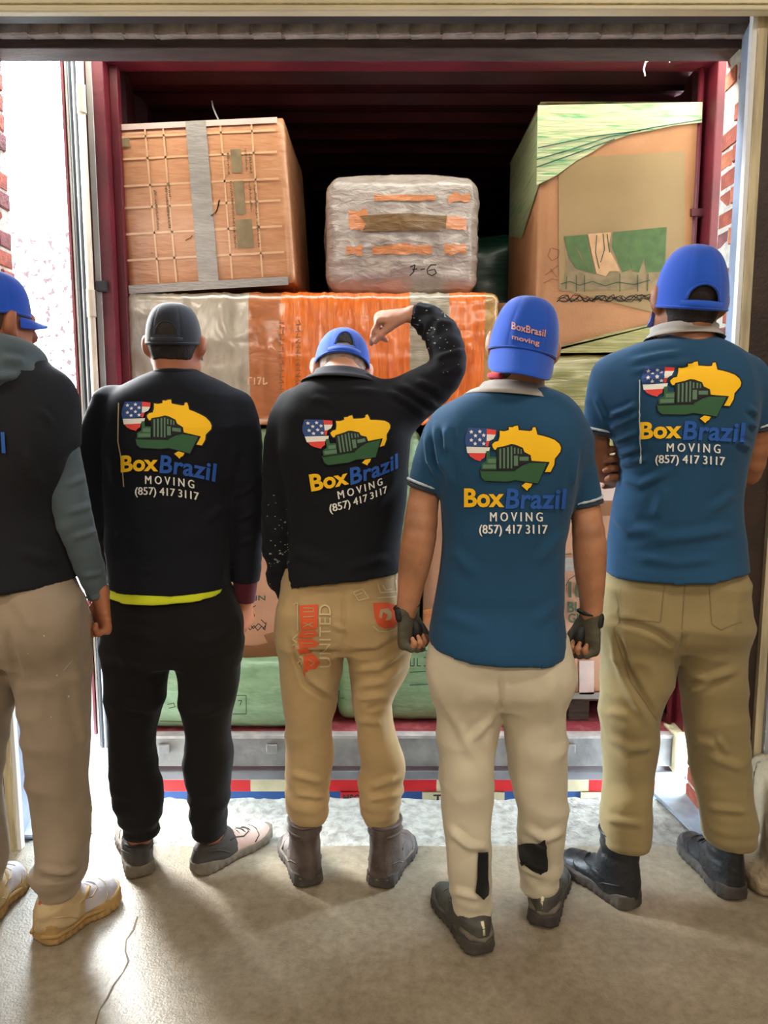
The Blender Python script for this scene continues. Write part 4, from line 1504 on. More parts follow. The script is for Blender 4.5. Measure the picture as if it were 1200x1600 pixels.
# ------------------------------------------------------------------ footwear
def shoe(parent, heel, toe, style, mats, length=None, name='shoe', lift=0.0):
    """heel / toe = ground points (heel back, toe tip). mats: upper, sole, [front], [lace]. style: trainer, chunky, boot, workboot"""
    h, t = Vector((heel[0], heel[1], 0)), Vector((toe[0], toe[1], 0))
    d = (t - h)
    L = length or d.length
    d.normalize()
    lat = Vector((d.y, -d.x, 0))
    R = Matrix(((d.x, lat.x, 0), (d.y, lat.y, 0), (0, 0, 1)))
    k = L / 0.30

    def lw(x, y, z):
        return np.array(h + R @ Vector((x, y, z)))
    big = 1.22 if style == 'chunky' else (1.16 if style in ('boot', 'workboot') else 1.12)
    xs = [0.0, 0.03, 0.08, 0.14, 0.20, 0.25, 0.285, 0.30]
    ws = [0.022, 0.034, 0.037, 0.038, 0.047, 0.046, 0.034, 0.016]
    hs = [0.050, 0.078, 0.085, 0.078, 0.060, 0.050, 0.042, 0.030]
    if style in ('boot', 'workboot'):
        hs = [0.075, 0.095, 0.100, 0.092, 0.070, 0.060, 0.052, 0.036]
    sole = {'trainer': 0.036, 'chunky': 0.050, 'boot': 0.040, 'workboot': 0.040}[style]
    if style == 'chunky':
        hs = [0.070, 0.092, 0.100, 0.095, 0.082, 0.074, 0.066, 0.045]
    Rt = np.array(R.transposed())
    hp = np.array(h)

    def loc(x, y, z):
        return (Rt[0, 0] * (x - hp[0]) + Rt[0, 1] * (y - hp[1]), Rt[1, 0] * (x - hp[0]) + Rt[1, 1] * (y - hp[1]), z)
    cs = [lw(x * k, y, 0) for x in (0, 0.3) for y in (-0.07, 0.07)]
    lo, hi = np.min(cs, 0), np.max(cs, 0)

    def upper(x, y, z):
        a, b, c = loc(x, y, z)
        aa = np.broadcast_to(a, np.broadcast(x, y).shape)
        q = aa.ravel() / k
        wq = np.interp(q, xs, ws).reshape(aa.shape) * big
        hq = np.interp(q, xs, hs).reshape(aa.shape)
        off = (np.interp(q, xs, [0, 0, 0, .002, .004, .003, .001, 0])).reshape(aa.shape)
        g = (np.abs((b - off) / wq) ** 2.2 + np.abs((c - 0.004) / np.maximum(hq, .02)) ** 2.2) ** (1 / 2.2)
        e = np.maximum(-aa, aa - 0.30 * k)
        return np.maximum((g - 1) * 0.03, np.maximum(e + 0.004, sole * 0.7 - c))

    def solef(x, y, z):
        a, b, c = loc(x, y, z)
        aa = np.broadcast_to(a, np.broadcast(x, y).shape)
        q = aa.ravel() / k
        wq = np.interp(q, [-0.012, 0.0, 0.02, 0.08, 0.14, 0.2, 0.25, 0.288, 0.31], [0.012, 0.03, 0.040, 0.042, 0.040 if style != 'chunky' else 0.036, 0.050, 0.049, 0.034, 0.010]).reshape(aa.shape) * big
        wq = wq * (1 + (0.10 if style == 'chunky' else 0.03) * np.sin(np.clip(c / (sole * 1.1), 0, 1) * math.pi * 1.0 + 1.2))
        spring = np.interp(q, [-0.01, 0.0, 0.03, 0.2, 0.27, 0.31], [0.010, 0.003, 0, 0, 0.004, 0.016]).reshape(aa.shape)
        top = np.interp(q, [0, 0.06, 0.14, 0.22, 0.30], [sole * 1.25, sole * 1.05, sole * 0.9, sole * 0.82, sole * 1.0]).reshape(aa.shape)
        gr = 0.0025 * np.sin(q.reshape(aa.shape) * 260) * (c < sole * 0.5)
        dd = np.maximum(np.abs(b) - wq + gr, np.maximum(spring - c, c - top))
        return np.maximum(dd, np.maximum(-aa - 0.012 * k, aa - 0.31 * k))
    F = Field(0.005)
    F.add((lo[0], lo[1], 0), (hi[0], hi[1], 0.11), upper, 0.015)
    top = {'trainer': 0.095, 'chunky': 0.115, 'boot': 0.215, 'workboot': 0.195}[style]
    r0 = 0.041 if style in ('trainer', 'chunky') else 0.047
    F.limb([lw(0.088 * k, 0, 0.05), lw(0.075 * k, 0, 0.085), lw(0.070 * k, 0, top)], [r0 * big * 1.05, r0 * big, r0 * big * (1.0 if top < .15 else 1.12)], u=np.array(d), rv=[0.034 * big, 0.036 * big, 0.036 * big * (1.0 if top < .15 else 1.2)], k=0.035, flat1=True)
    F.limb([lw(0.012 * k, 0, 0.04), lw(0.016 * k, 0, top * 0.8)], [0.018, 0.015], k=0.03)
    F.cut(lambda x, y, z: sole * 0.7 - z + 0 * x + 0 * y)

    def mfn(c):
        a = (c - hp) @ np.array(d)
        return np.where(a > 0.135 * k, 1, 0) if len(mats) > 2 and mats[2] is not None else np.zeros(len(c))
    up = garment(name, F, [mats[0], mats[2] if len(mats) > 2 and mats[2] is not None else mats[0]], parent, relax=1, mfn=mfn,
                 noise=[((22, 22, 40), 0.0018, 3)] if style != 'chunky' else [((14, 14, 26), 0.004, 5)])

    def sub(nm, me, m):
        q = bpy.data.objects.new(nm, me)
        COL.objects.link(q)
        me.materials.append(m)
        me.polygons.foreach_set('use_smooth', [True] * len(me.polygons))
        q.parent = up
        return q
    F = Field(0.005)
    F.add((lo[0] - .02, lo[1] - .02, 0), (hi[0] + .02, hi[1] + .02, 0.055), solef, 0.004)
    V, Q = F.build(1)
    V[:, 2] = np.maximum(V[:, 2], 0.001)
    sub('sole', np_mesh('sole', V, Q), mats[1])
    # laces over the instep
    lm = mats[3] if len(mats) > 3 else mats[1]
    for i, a in enumerate((0.125, 0.150, 0.175, 0.198)):
        z = float(np.interp(a, xs, hs)) + 0.006
        y = 0.026
        sub('lace', tube_mesh('lace', [lw((a - .006) * k, -y, z - 0.014), lw(a * k, -y * .5, z - .001), lw((a + .003) * k, 0, z + .001), lw((a + .006) * k, y * .5, z - .001), lw((a + 0.01) * k, y, z - 0.014)], 0.0028, 6), lm)
    # stitched seams that follow the upper: heel counter and toe cap
    bv = BVHTree.FromPolygons([v.co.copy() for v in up.data.vertices], [tuple(q.vertices) for q in up.data.polygons])

    def on_up(x, y, z):
        hit, n, i_, d_ = bv.find_nearest(Vector(lw(x * k, y, z)))
        return hit + n * 0.0008
    for sg in (-1, 1):
        sub('counter_seam', tube_mesh('counter_seam', [on_up(.002, 0, .078), on_up(.02, sg * .06, .076), on_up(.05, sg * .07, .070), on_up(.08, sg * .07, .058), on_up(.10, sg * .07, .044)], .0022, 5), mats[0])
        sub('eyelet_stay', tube_mesh('eyelet_stay', [on_up(.105, sg * .05, .085), on_up(.14, sg * .05, .085), on_up(.17, sg * .045, .075), on_up(.20, sg * .03, .08), on_up(.207, 0, .09)], .0026, 5), mats[0])
    sub('toe_seam', tube_mesh('toe_seam', [on_up(.20, -.07, .042), on_up(.225, -.05, .052), on_up(.235, -.02, .07), on_up(.237, 0, .08), on_up(.235, .02, .07), on_up(.225, .05, .052), on_up(.20, .07, .042)], .0022, 5), mats[0])
    # opening rim at the ankle
    rim = [lw(0.072 * k + math.cos(a) * r0 * big * (1.0 if top < .15 else 1.13), math.sin(a) * 0.036 * big * (1.02 if top < .15 else 1.2), top - 0.002 + (0.006 * math.cos(a) if top < .15 else 0)) for a in np.linspace(0, 2 * math.pi, 25)]
    sub('collar_rim', tube_mesh('collar_rim', rim, 0.005, 6), mats[0])
    return up, lw, sub
# ================================================================== CLOTH, SKIN AND LEATHER
M['black_knit'] = fabric('black_sweatshirt_cloth', '11131b', 0.1, sheen=.03)
M['black_shirt'] = fabric('black_work_shirt_cloth', '121318', 0.1, sheen=.03)
M['charcoal_tee'] = fabric('charcoal_tee_cloth', '1b1c21', 0.1, sheen=.03)
M['grey_hoodie'] = fabric('slate_hoodie_cloth', '515e64', 0.12)
M['teal'] = fabric('teal_polo_cloth', '1f4868', 0.07, sheen=0.1)
M['jogger_black'] = fabric('black_jogger_cloth', '141213', 0.12, sheen=.03)
M['khaki'] = fabric('khaki_cloth', 'b89c6f', 0.10)
M['khaki_olive'] = fabric('olive_khaki_cloth', '93825a', 0.10)
M['khaki_grey'] = fabric('grey_khaki_cloth', '978671', 0.10)
M['beige'] = fabric('beige_jogger_cloth', 'cfc4ab', 0.08)
M['black_cloth'] = fabric('black_insert_cloth', '0f0f10', 0.1)
M['lime'] = fabric('lime_hi_vis_cloth', 'd3df25', 0.06, rough=0.7)
M['maroon'] = fabric('maroon_cuff_cloth', '4e1424', 0.1)
M['cap_blue'] = fabric('royal_blue_cap_cloth', '1b4fb8', 0.06, sheen=0.3)
M['cap_black'] = fabric('black_cap_cloth', '20242c', 0.1, sheen=0.3)
M['collar_grey'] = fabric('light_grey_collar_cloth', 'aaa39c', 0.08)
M['collar_black'] = fabric('dark_grey_collar_cloth', '33353c', 0.08)
M['trim_white'] = fabric('pale_trim_cloth', 'b9c3c4', 0.05)
M['red_cloth'] = fabric('red_undershirt_cloth', 'c23a4a', 0.05)
M['skin1'] = mat('skin_tan', 'a9694a', 0.55, 0.1, 14, 0.2, 160, 0.003, sss=0.25)
M['skin2'] = mat('skin_light', 'c88f72', 0.55, 0.1, 14, 0.2, 160, 0.003, sss=0.25)
M['skin3'] = mat('skin_warm', 'bd8460', 0.55, 0.2, 14, 0.25, 160, 0.003, sss=0.25)
M['skin4'] = mat('skin_brown', 'a36a48', 0.55, 0.12, 14, 0.25, 160, 0.003, sss=0.2)
M['hair_dark'] = mat('dark_cropped_hair', '241a15', 0.8, 0.2, 60, 0.6, 240, 0.004)
M['hair_fade'] = mat('faded_cropped_hair', '5a4034', 0.8, 0.2, 60, 0.6, 240, 0.004)
M['hair_grey'] = mat('shaved_grey_hair', 'a08c80', 0.8, 0.2, 60, 0.4, 240, 0.003)
M['glove_grey'] = mat('grey_glove_leather', '57503f', 0.7, 0.25, 18, 0.4, 200, 0.003)
M['glove_black'] = mat('black_glove_leather', '14120f', 0.6, 0.2, 18, 0.4, 200, 0.003)
M['leather_black'] = mat('black_boot_leather', '1d1e21', 0.38, 0.25, 14, 0.35, 120, 0.004)
M['leather_brown'] = mat('dusty_brown_boot_leather', '5b4e47', 0.6, 0.3, 14, 0.4, 110, 0.004, col2='40342e')
M['sole_dark'] = mat('dusty_dark_sole', '4b443d', 0.8, 0.3, 14, 0.4, 110, 0.004, col2='2e2a27')
M['sole_grey'] = mat('dusty_grey_sole', '71675a', 0.85, 0.3, 14, 0.4, 110, 0.004)
M['sole_tan'] = mat('tan_chunky_sole', 'a8854e', 0.7, 0.2, 12, 0.3, 90, 0.004)
M['shoe_tan'] = mat('cream_chunky_upper', 'bba279', 0.7, 0.15, 12, 0.3, 90, 0.004)
M['shoe_pale'] = mat('pale_grey_upper', 'b6b0b4', 0.6, 0.12, 12, 0.3, 90, 0.004)
M['shoe_pink'] = mat('pale_pink_upper', 'c3a496', 0.65, 0.12, 12, 0.3, 90, 0.004)
M['shoe_dark'] = mat('charcoal_heel_knit', '37332f', 0.75, 0.15, 14, 0.3, 200, 0.003)
M['shoe_green'] = mat('dusty_green_grey_upper', '37383a', 0.6, 0.25, 14, 0.3, 140, 0.003, col2='4a463a')
M['orange_acc'] = mat('rust_orange_tab', 'b3502a', 0.6, 0.1, 14)
M['tab'] = mat('pale_pull_tab', 'd8cfae', 0.4, 0.05, 14)
M['seam'] = mat('seam_thread', '7f6f4e', 0.9, 0.1, 20)
M['pr_yellow'] = mat('yellow_print', 'ffc60e', 0.75, 0.03, 10)
M['pr_blue'] = mat('blue_print', '2258ae', 0.75, 0.03, 10)
M['pr_navy'] = mat('navy_print', '2a4a86', 0.75, 0.03, 10)
M['pr_red'] = mat('red_print', 'e5453c', 0.75, 0.03, 10)
M['pr_green'] = mat('green_print', '2f5d39', 0.75, 0.05, 10)
M['pr_greenlight'] = mat('grey_green_print', '5d7f63', 0.75, 0.05, 10)
M['pr_dark'] = mat('dark_outline_print', '14181c', 0.75, 0.03, 10)
M['pr_peach'] = mat('peach_embroidery', 'd69a86', 0.8, 0.03, 10)
M['pr_orange'] = mat('orange_print', 'd9562a', 0.75, 0.06, 20)
M['pr_cream'] = mat('cream_outline_print', 'cbb88d', 0.75, 0.05, 20)

# ------------------------------------------------------------------ the company print, drawn on a 1200 x 1263 sheet
FLAG_B = [(140, 116), (318, 125), (312, 300), (118, 302), (105, 250), (112, 190)]
FLAG_R = [[(318, 127), (408, 140), (405, 186), (318, 181)], [(312, 246), (345, 246), (330, 302), (310, 300)], [(135, 364), (305, 366), (298, 408), (265, 428), (255, 446), (200, 426), (160, 400)]]
FLAG_W = [[(318, 181), (405, 186), (384, 226), (345, 246), (316, 246)], [(118, 302), (350, 310), (340, 350), (302, 366), (128, 364)]]
STARS = [(168, 158), (250, 155), (208, 195), (288, 192), (168, 238), (250, 235), (205, 273), (288, 273)]
MAP = [(375, 305), (370, 280), (395, 255), (432, 247), (445, 200), (445, 147), (480, 152), (500, 150), (535, 140), (535, 112), (575, 112), (590, 102), (625, 96), (632, 140), (690, 146), (740, 150),
       (765, 143), (770, 116), (795, 110), (808, 150), (815, 185), (870, 197), (930, 215), (985, 236), (1030, 275), (1046, 312), (1040, 350), (1010, 390), (986, 420), (980, 480), (945, 550), (890, 550),
       (915, 500), (936, 452), (760, 440), (750, 385), (690, 355), (672, 312), (600, 282), (560, 276), (480, 300), (418, 312), (408, 332), (392, 332)]
TIP = [(660, 686), (700, 656), (766, 666), (750, 700), (726, 715), (715, 735), (694, 715)]
HULL = [(252, 532), (600, 532), (680, 482), (740, 462), (908, 462), (822, 662), (700, 646), (600, 628), (520, 645), (300, 635), (266, 602)]
STACK = [(418, 312), (560, 284), (672, 316), (672, 370), (742, 388), (748, 442), (640, 482), (600, 526), (428, 526)]
CAB = [(312, 346), (345, 342), (350, 398), (412, 402), (412, 526), (266, 526), (266, 470), (312, 442)]


def grow_poly(p, d):
    P = np.array(p, float)
    if sum(P[i][0] * P[(i + 1) % len(P)][1] - P[(i + 1) % len(P)][0] * P[i][1] for i in range(len(P))) < 0:
        P = P[::-1]
    out = []
    for i in range(len(P)):
        a, b, c = P[i - 1], P[i], P[(i + 1) % len(P)]
        n1 = np.array([(b - a)[1], -(b - a)[0]]) / np.linalg.norm(b - a)
        n2 = np.array([(c - b)[1], -(c - b)[0]]) / np.linalg.norm(c - b)
        n = n1 + n2
        L = np.linalg.norm(n)
        out.append(tuple(b + (n / L if L > 0.3 else n1) * d))
    return out


def star(c, r):
    return [(c[0] + math.sin(k * math.pi / 5) * (r if k % 2 == 0 else r * 0.5), c[1] - math.cos(k * math.pi / 5) * (r if k % 2 == 0 else r * 0.5)) for k in range(10)]


def quad(a, b, c, d):
    return [(a, b), (c, b), (c, d), (a, d)]


LOGO = [
    ('print_outline', 'pr_dark', [grow_poly(MAP, 15), grow_poly(TIP, 12), grow_poly(HULL, 10), grow_poly(STACK, 10)], 1),
    ('flag_print', 'pr_navy', [FLAG_B], 1.6), ('flag_print', 'pr_red', FLAG_R, 1.6), ('flag_print', 'white', FLAG_W, 1.6), ('flag_print', 'white', [star(c, 21) for c in STARS], 2.4),
    ('map_print', 'pr_yellow', [MAP, TIP], 1.8),
    ('ship_print', 'pr_green', [HULL, CAB], 2.6), ('ship_print', 'pr_dark', [grow_poly(STACK, 2)], 2.4),
    ('ship_print', 'pr_greenlight', [quad(440, 322, 458, 515), quad(478, 316, 496, 515), quad(516, 308, 534, 515), quad(552, 300, 568, 515), quad(640, 400, 730, 440), quad(585, 390, 625, 490), quad(585, 312, 600, 372), quad(620, 318, 634, 372), quad(650, 326, 662, 372),
                                     quad(280, 476, 408, 515), quad(328, 420, 408, 462)], 3.2),
    ('ship_print', 'pr_dark', [quad(700, 480, 716, 484), quad(260, 532, 600, 540)], 3.6),
    ('lettering', 'pr_yellow', [('Box', 98, 710, 488, 898, 0.035, 1.02, 0)], 2.2), ('lettering', 'pr_blue', [('Brazil', 500, 712, 1098, 915, 0.025, 1.04, 0.10)], 2.2),
    ('lettering', 'white', [('MOVING', 350, 946, 862, 1036, 0.0, 1.55, 0), ('MOVING', 355, 948, 867, 1038, 0.0, 1.55, 0)], 2.2), ('lettering', 'white', [('(857) 417 3117', 245, 1070, 908, 1184, 0.0, 1.0, 0), ('(857) 417 3117', 250, 1072, 913, 1187, 0.0, 1.0, 0)], 2.2)]


def logo(shirt, D, pairs):
    """pairs: (u, v, px, py) of the print in the photo; a smooth map is fitted through them"""
    A = np.array(pairs, float)
    u, v = A[:, 0] / 1000, A[:, 1] / 1000
    B = np.stack([np.ones_like(u), u, v, u * v, u * u], 1) if len(A) >= 6 else np.stack([np.ones_like(u), u, v], 1)
    cx, cy = np.linalg.lstsq(B, A[:, 2], rcond=None)[0], np.linalg.lstsq(B, A[:, 3], rcond=None)[0]

    def warp(Q):
        u, v = Q[:, 0] / 1000, Q[:, 1] / 1000
        B = np.stack([np.ones_like(u), u, v, u * v, u * u][:len(cx)], 1)
        return np.stack([B @ cx, B @ cy], 1)
    om = {}
    for nm, mk, items, lay in LOGO:
        its = []
        for it in items:
            if isinstance(it, tuple):
                V, Fs = box_text(*it)
            else:
                V, Fs = poly_item(it)
            its.append((warp(V), Fs))
        lift = 0.0016 + 0.0006 * lay
        me = flat_mesh(nm, its, on_mesh(shirt, D, lift), 4)
        link(nm, me, shirt, M[mk])


def pr(px, D):
    return px * D / FPX


def body_core(F, torso, legs, D, sc=0.86):
    F.loft([(r[0], r[1], r[2] + .015, r[3] * sc, min(r[4], .125) * .74) for r in torso], k=0.03)
    for lg in legs:
        F.loft([(r[0], r[1], r[2], r[3] * 0.72, r[4] * 0.72) for r in lg], k=0.03)


def foot_skin(F, lg, sh):
    """ankle from the trouser hem down into the shoe"""
    lo = min(lg, key=lambda r: r[0])
    a = sh
    F.limb([(lo[1], lo[2], lo[0] + 0.05), (a[0] * 0.5 + lo[1] * .5, a[1] * .5 + lo[2] * .5, max(0.09, lo[0] - 0.02)), (a[0], a[1], 0.07)], [0.042, 0.036, 0.036], k=0.03)


def ankles(amp, z0, z1, sd):
    def fn(V, N):
        w = np.clip((z1 - V[:, 2]) / (z1 - z0), 0, 1)
        q = V[:, 2] * 115 + 5.0 * vnoise(V, (7, 7, 4), sd)
        return w * amp * (np.sin(q) * 0.35 + 0.8 * np.clip(ridge(V, (7, 7, 26), sd), -.4, 1))
    return fn


def trousers(parent, D, hip, left, right, m, folds=(), ank=(0.006, 0.08, 0.33, 1), noise=(((6, 6, 10), 0.006, 2), ((13, 13, 9), 0.003, 7)), glute=None, hems=None, n=2.25):
    F = Field(0.0075)
    F.loft(rows(D, hip), n=2.5, k=0.03)
    for L in (left, right):
        F.loft(rows(D, L), n=n, k=0.025)
    if glute:
        for (u, v, off, r) in glute:
            F.ball(P3(u, v, D + off), r, None, 0.07)
    return garment('trousers', F, m, parent, D, folds, noise, dispfn=ankles(*ank))


def ankle_point(heel, toe):
    h, t = Vector(heel), Vector(toe)
    d = (t - h).normalized()
    return h + d * 0.075


def band(name, pts, r, m, parent, D=None):
    F = Field(0.005)
    F.limb(pts, r, flat0=True, flat1=True, smooth=1)
    V, Q = F.build(1)
    return link(name, np_mesh(name, V, Q), parent, m, True)


# ================================================================== PERSON with black cap (second from the left)
def man_black_cap():
    D = 2.36
    hl, tl, hr, tr = ground(221, 1371), ground(203, 1294), ground(306, 1365), ground(419, 1302)
    p = empty('person', ((hl.x + hr.x) / 2, D, 0), 'man in black cap, black sweatshirt with maroon cuff, lime shirt hem and black joggers', 'person', 'movers standing with their backs turned')
    torso = [(580, 250, 304, .06), (588, 230, 320, .08), (598, 212, 344, .095), (615, 186, 364, .11), (640, 168, 380, .12), (680, 163, 380, .125), (720, 164, 372, .125), (780, 167, 364, .12),
             (850, 168, 360, .12), (900, 171, 356, .14, -.01), (950, 171, 354, .158, -.015)]
    hip = [(900, 174, 354, .115), (940, 166, 371, .13), (970, 163, 378, .14), (1005, 164, 377, .135), (1030, 172, 370, .10)]
    lf, rf = -0.02, -0.02
    left = [(1000, 164, 262, .10), (1050, 167, 262, .105), (1090, 168, 255, .1), (1120, 170, 248, .09), (1150, 172, 243, .085), (1200, 175, 244, .08), (1230, 177, 252, .08), (1255, 180, 251, .076, lf), (1275, 189, 248, .066, lf), (1302, 197, 246, .055, lf)]
    right = [(1000, 278, 378, .10), (1050, 279, 373, .105), (1090, 281, 367, .1), (1120, 286, 360, .09), (1150, 290, 358, .085), (1185, 288, 364, .08), (1220, 292, 360, .08), (1250, 297, 358, .076, rf), (1272, 300, 352, .066, rf), (1300, 304, 350, .055, rf)]
    T, LL, RR = rows(D, torso), rows(D, left), rows(D, right)
    arm_l = [P3(174, 632, D), P3(155, 680, D), P3(149, 745, D), P3(153, 805, D + .03), P3(168, 862, D + .11), P3(190, 905, D + .19)]
    arm_r = [P3(368, 640, D), P3(383, 700, D), P3(386, 770, D), P3(386, 850, D + .02), P3(384, 906, D + .03)]
    c, R, s = P3(273, 534, D + .01), frame(0.02, 0.02, 0.01), 0.97
    F = Field(0.0048)
    head(F, c, R, s, 1.1)
    F.limb([c + np.array([0, -.02, -.04]), c + np.array([0, -.02, -.13]), c + np.array([0, 0, -.20])], [.056, .058, .07], k=0.03)
    body_core(F, T, [LL, RR], D)
    F.limb(arm_r + [P3(382, 940, D + .035)], [.04, .038, .036, .033, .027, .024], k=.02)
    F.limb(arm_l, [.04, .038, .036, .033, .03, .026], k=.02)
    hand(F, P3(381, 938, D + .035), (-.05, .35, -1), (.8, -.4, -.1), -1, (.35, .5, .4), (.3, .3), 0.98)
    hand(F, P3(192, 907, D + .195), (.6, .35, -.5), (-.3, .7, 0), 1, (.5, .6, .4), (.3, .2), 0.98)
    foot_skin(F, LL, ankle_point(hl, tl))
    foot_skin(F, RR, ankle_point(hr, tr))
    garment('body', F, M['skin1'], p)
    hair('hair', c, R, s, M['hair_dark'], p, low=-0.06)
    F = Field(0.0065)
    F.loft(T, n=2.4, k=.03)
    F.limb([P3(256, 612, D), P3(215, 630, D), P3(174, 652, D)], [.05, .058, .056], k=.04)
    F.limb([P3(296, 612, D), P3(335, 630, D), P3(369, 656, D)], [.05, .058, .056], k=.04)
    F.limb(arm_l, [pr(q, D) for q in (29, 28, 27, 26, 24, 20)], k=.022)
    F.limb(arm_r, [pr(q, D) for q in (28, 26.5, 25, 23, 20)], k=.022, flat1=True)
    F.ball(P3(232, 690, D - .065), (.085, .07, .13), None, .06)
    F.ball(P3(312, 690, D - .065), (.085, .07, .13), None, .06)
    hz = hcut([(120, 915), (172, 917), (200, 926), (240, 931), (300, 929), (353, 920), (355, 955), (420, 955)], D, 262, 94)
    F.cut(hz)
    sh = garment('sweatshirt', F, M['black_knit'], p, D,
                 [[(180, 830), (215, 850), 7, .004], [(350, 790), (320, 815), 6, .004], [(172, 700), (182, 760), 6, .003], [(370, 690), (360, 750), 6, .004], [(185, 880), (260, 893), 8, .003], [(395, 760), (372, 775), 4, .005], [(396, 800), (372, 812), 4, .005], [(398, 840), (372, 850), 4, .005]],
                 [((6, 6, 5), .004, 4), ((5, 5, 12), .003, 61)])
    band('cuff', [arm_r[-1] + np.array([0, 0, .004]), P3(381, 939, D + .035)], [.0385, .036], M['maroon'], sh)
    ring = [np.array(P3(276, 592, D)) + np.array([math.cos(a) * .070, math.sin(a) * .066, .004 - .014 * math.sin(a)]) for a in np.linspace(0, 2 * math.pi, 33)]
    tube('neck_rib', ring, .011, M['black_knit'], sh, 10)
    F = Field(0.0055)
    F.loft(rows(D, [(895, 174, 354, .135, -.01), (960, 172, 357, .152, -.015)]), n=2.4)
    F.cut(hcut([(160, 926), (176, 931), (200, 940), (240, 945), (300, 941), (330, 934), (349, 926), (356, 915)], D, 262, 94))
    garment('undershirt', F, M['lime'], p)
    logo(sh, D, [(105, 118, 191.5, 628.5), (408, 140, 236, 631), (1045, 312, 332, 664), (625, 96, 272.5, 626), (98, 895, 194, 737), (1090, 915, 334, 756), (488, 895, 247, 737), (350, 1030, 225, 755), (866, 1040, 305.5, 763), (245, 1186, 212, 778), (912, 1186, 316, 784), (252, 532, 209, 686), (908, 462, 307, 682), (715, 735, 278, 714), (255, 446, 213, 672)])
    x0 = [(187, 630), (186.5, 650), (186, 690), (190, 712), (193, 740), (194.5, 760)]
    wrap_decal('thread', stroke(x0, 1.6), sh, D, M['pr_cream'], None, .002, 10)
    tr_ = trousers(p, D, hip, left, right, M['jogger_black'], [[(180, 980), (250, 1000), 8, .004], [(300, 1005), (365, 990), 8, .004], [(190, 1100), (245, 1110), 6, .005], [(290, 1120), (345, 1105), 6, .005]],
                   glute=[(228, 985, -.045, (.085, .075, .09)), (318, 985, -.045, (.085, .075, .09))], ank=(0.007, 0.09, 0.36, 1))
    for lg in (LL, RR):
        z, x, y, a, b = min(lg, key=lambda r: r[0])
        tube('ankle_band', [(x + math.cos(t) * a * 1.0, y + math.sin(t) * b * 1.0, z + .008) for t in np.linspace(0, 2 * math.pi, 25)], .008, M['jogger_black'], tr_, 8)
    for h, t in ((hl, tl), (hr, tr)):
        up, lw, sub = shoe(p, h, t, 'trainer', [M['shoe_dark'], M['sole_grey'], M['shoe_pink'], M['sole_dark']])
    cp = cap(p, c, R, s, [M['cap_black'], M['cap_black']], base=-0.008, hgt=0.121, wid=.0815, dep=.099, arch=(.40, .2, .12))


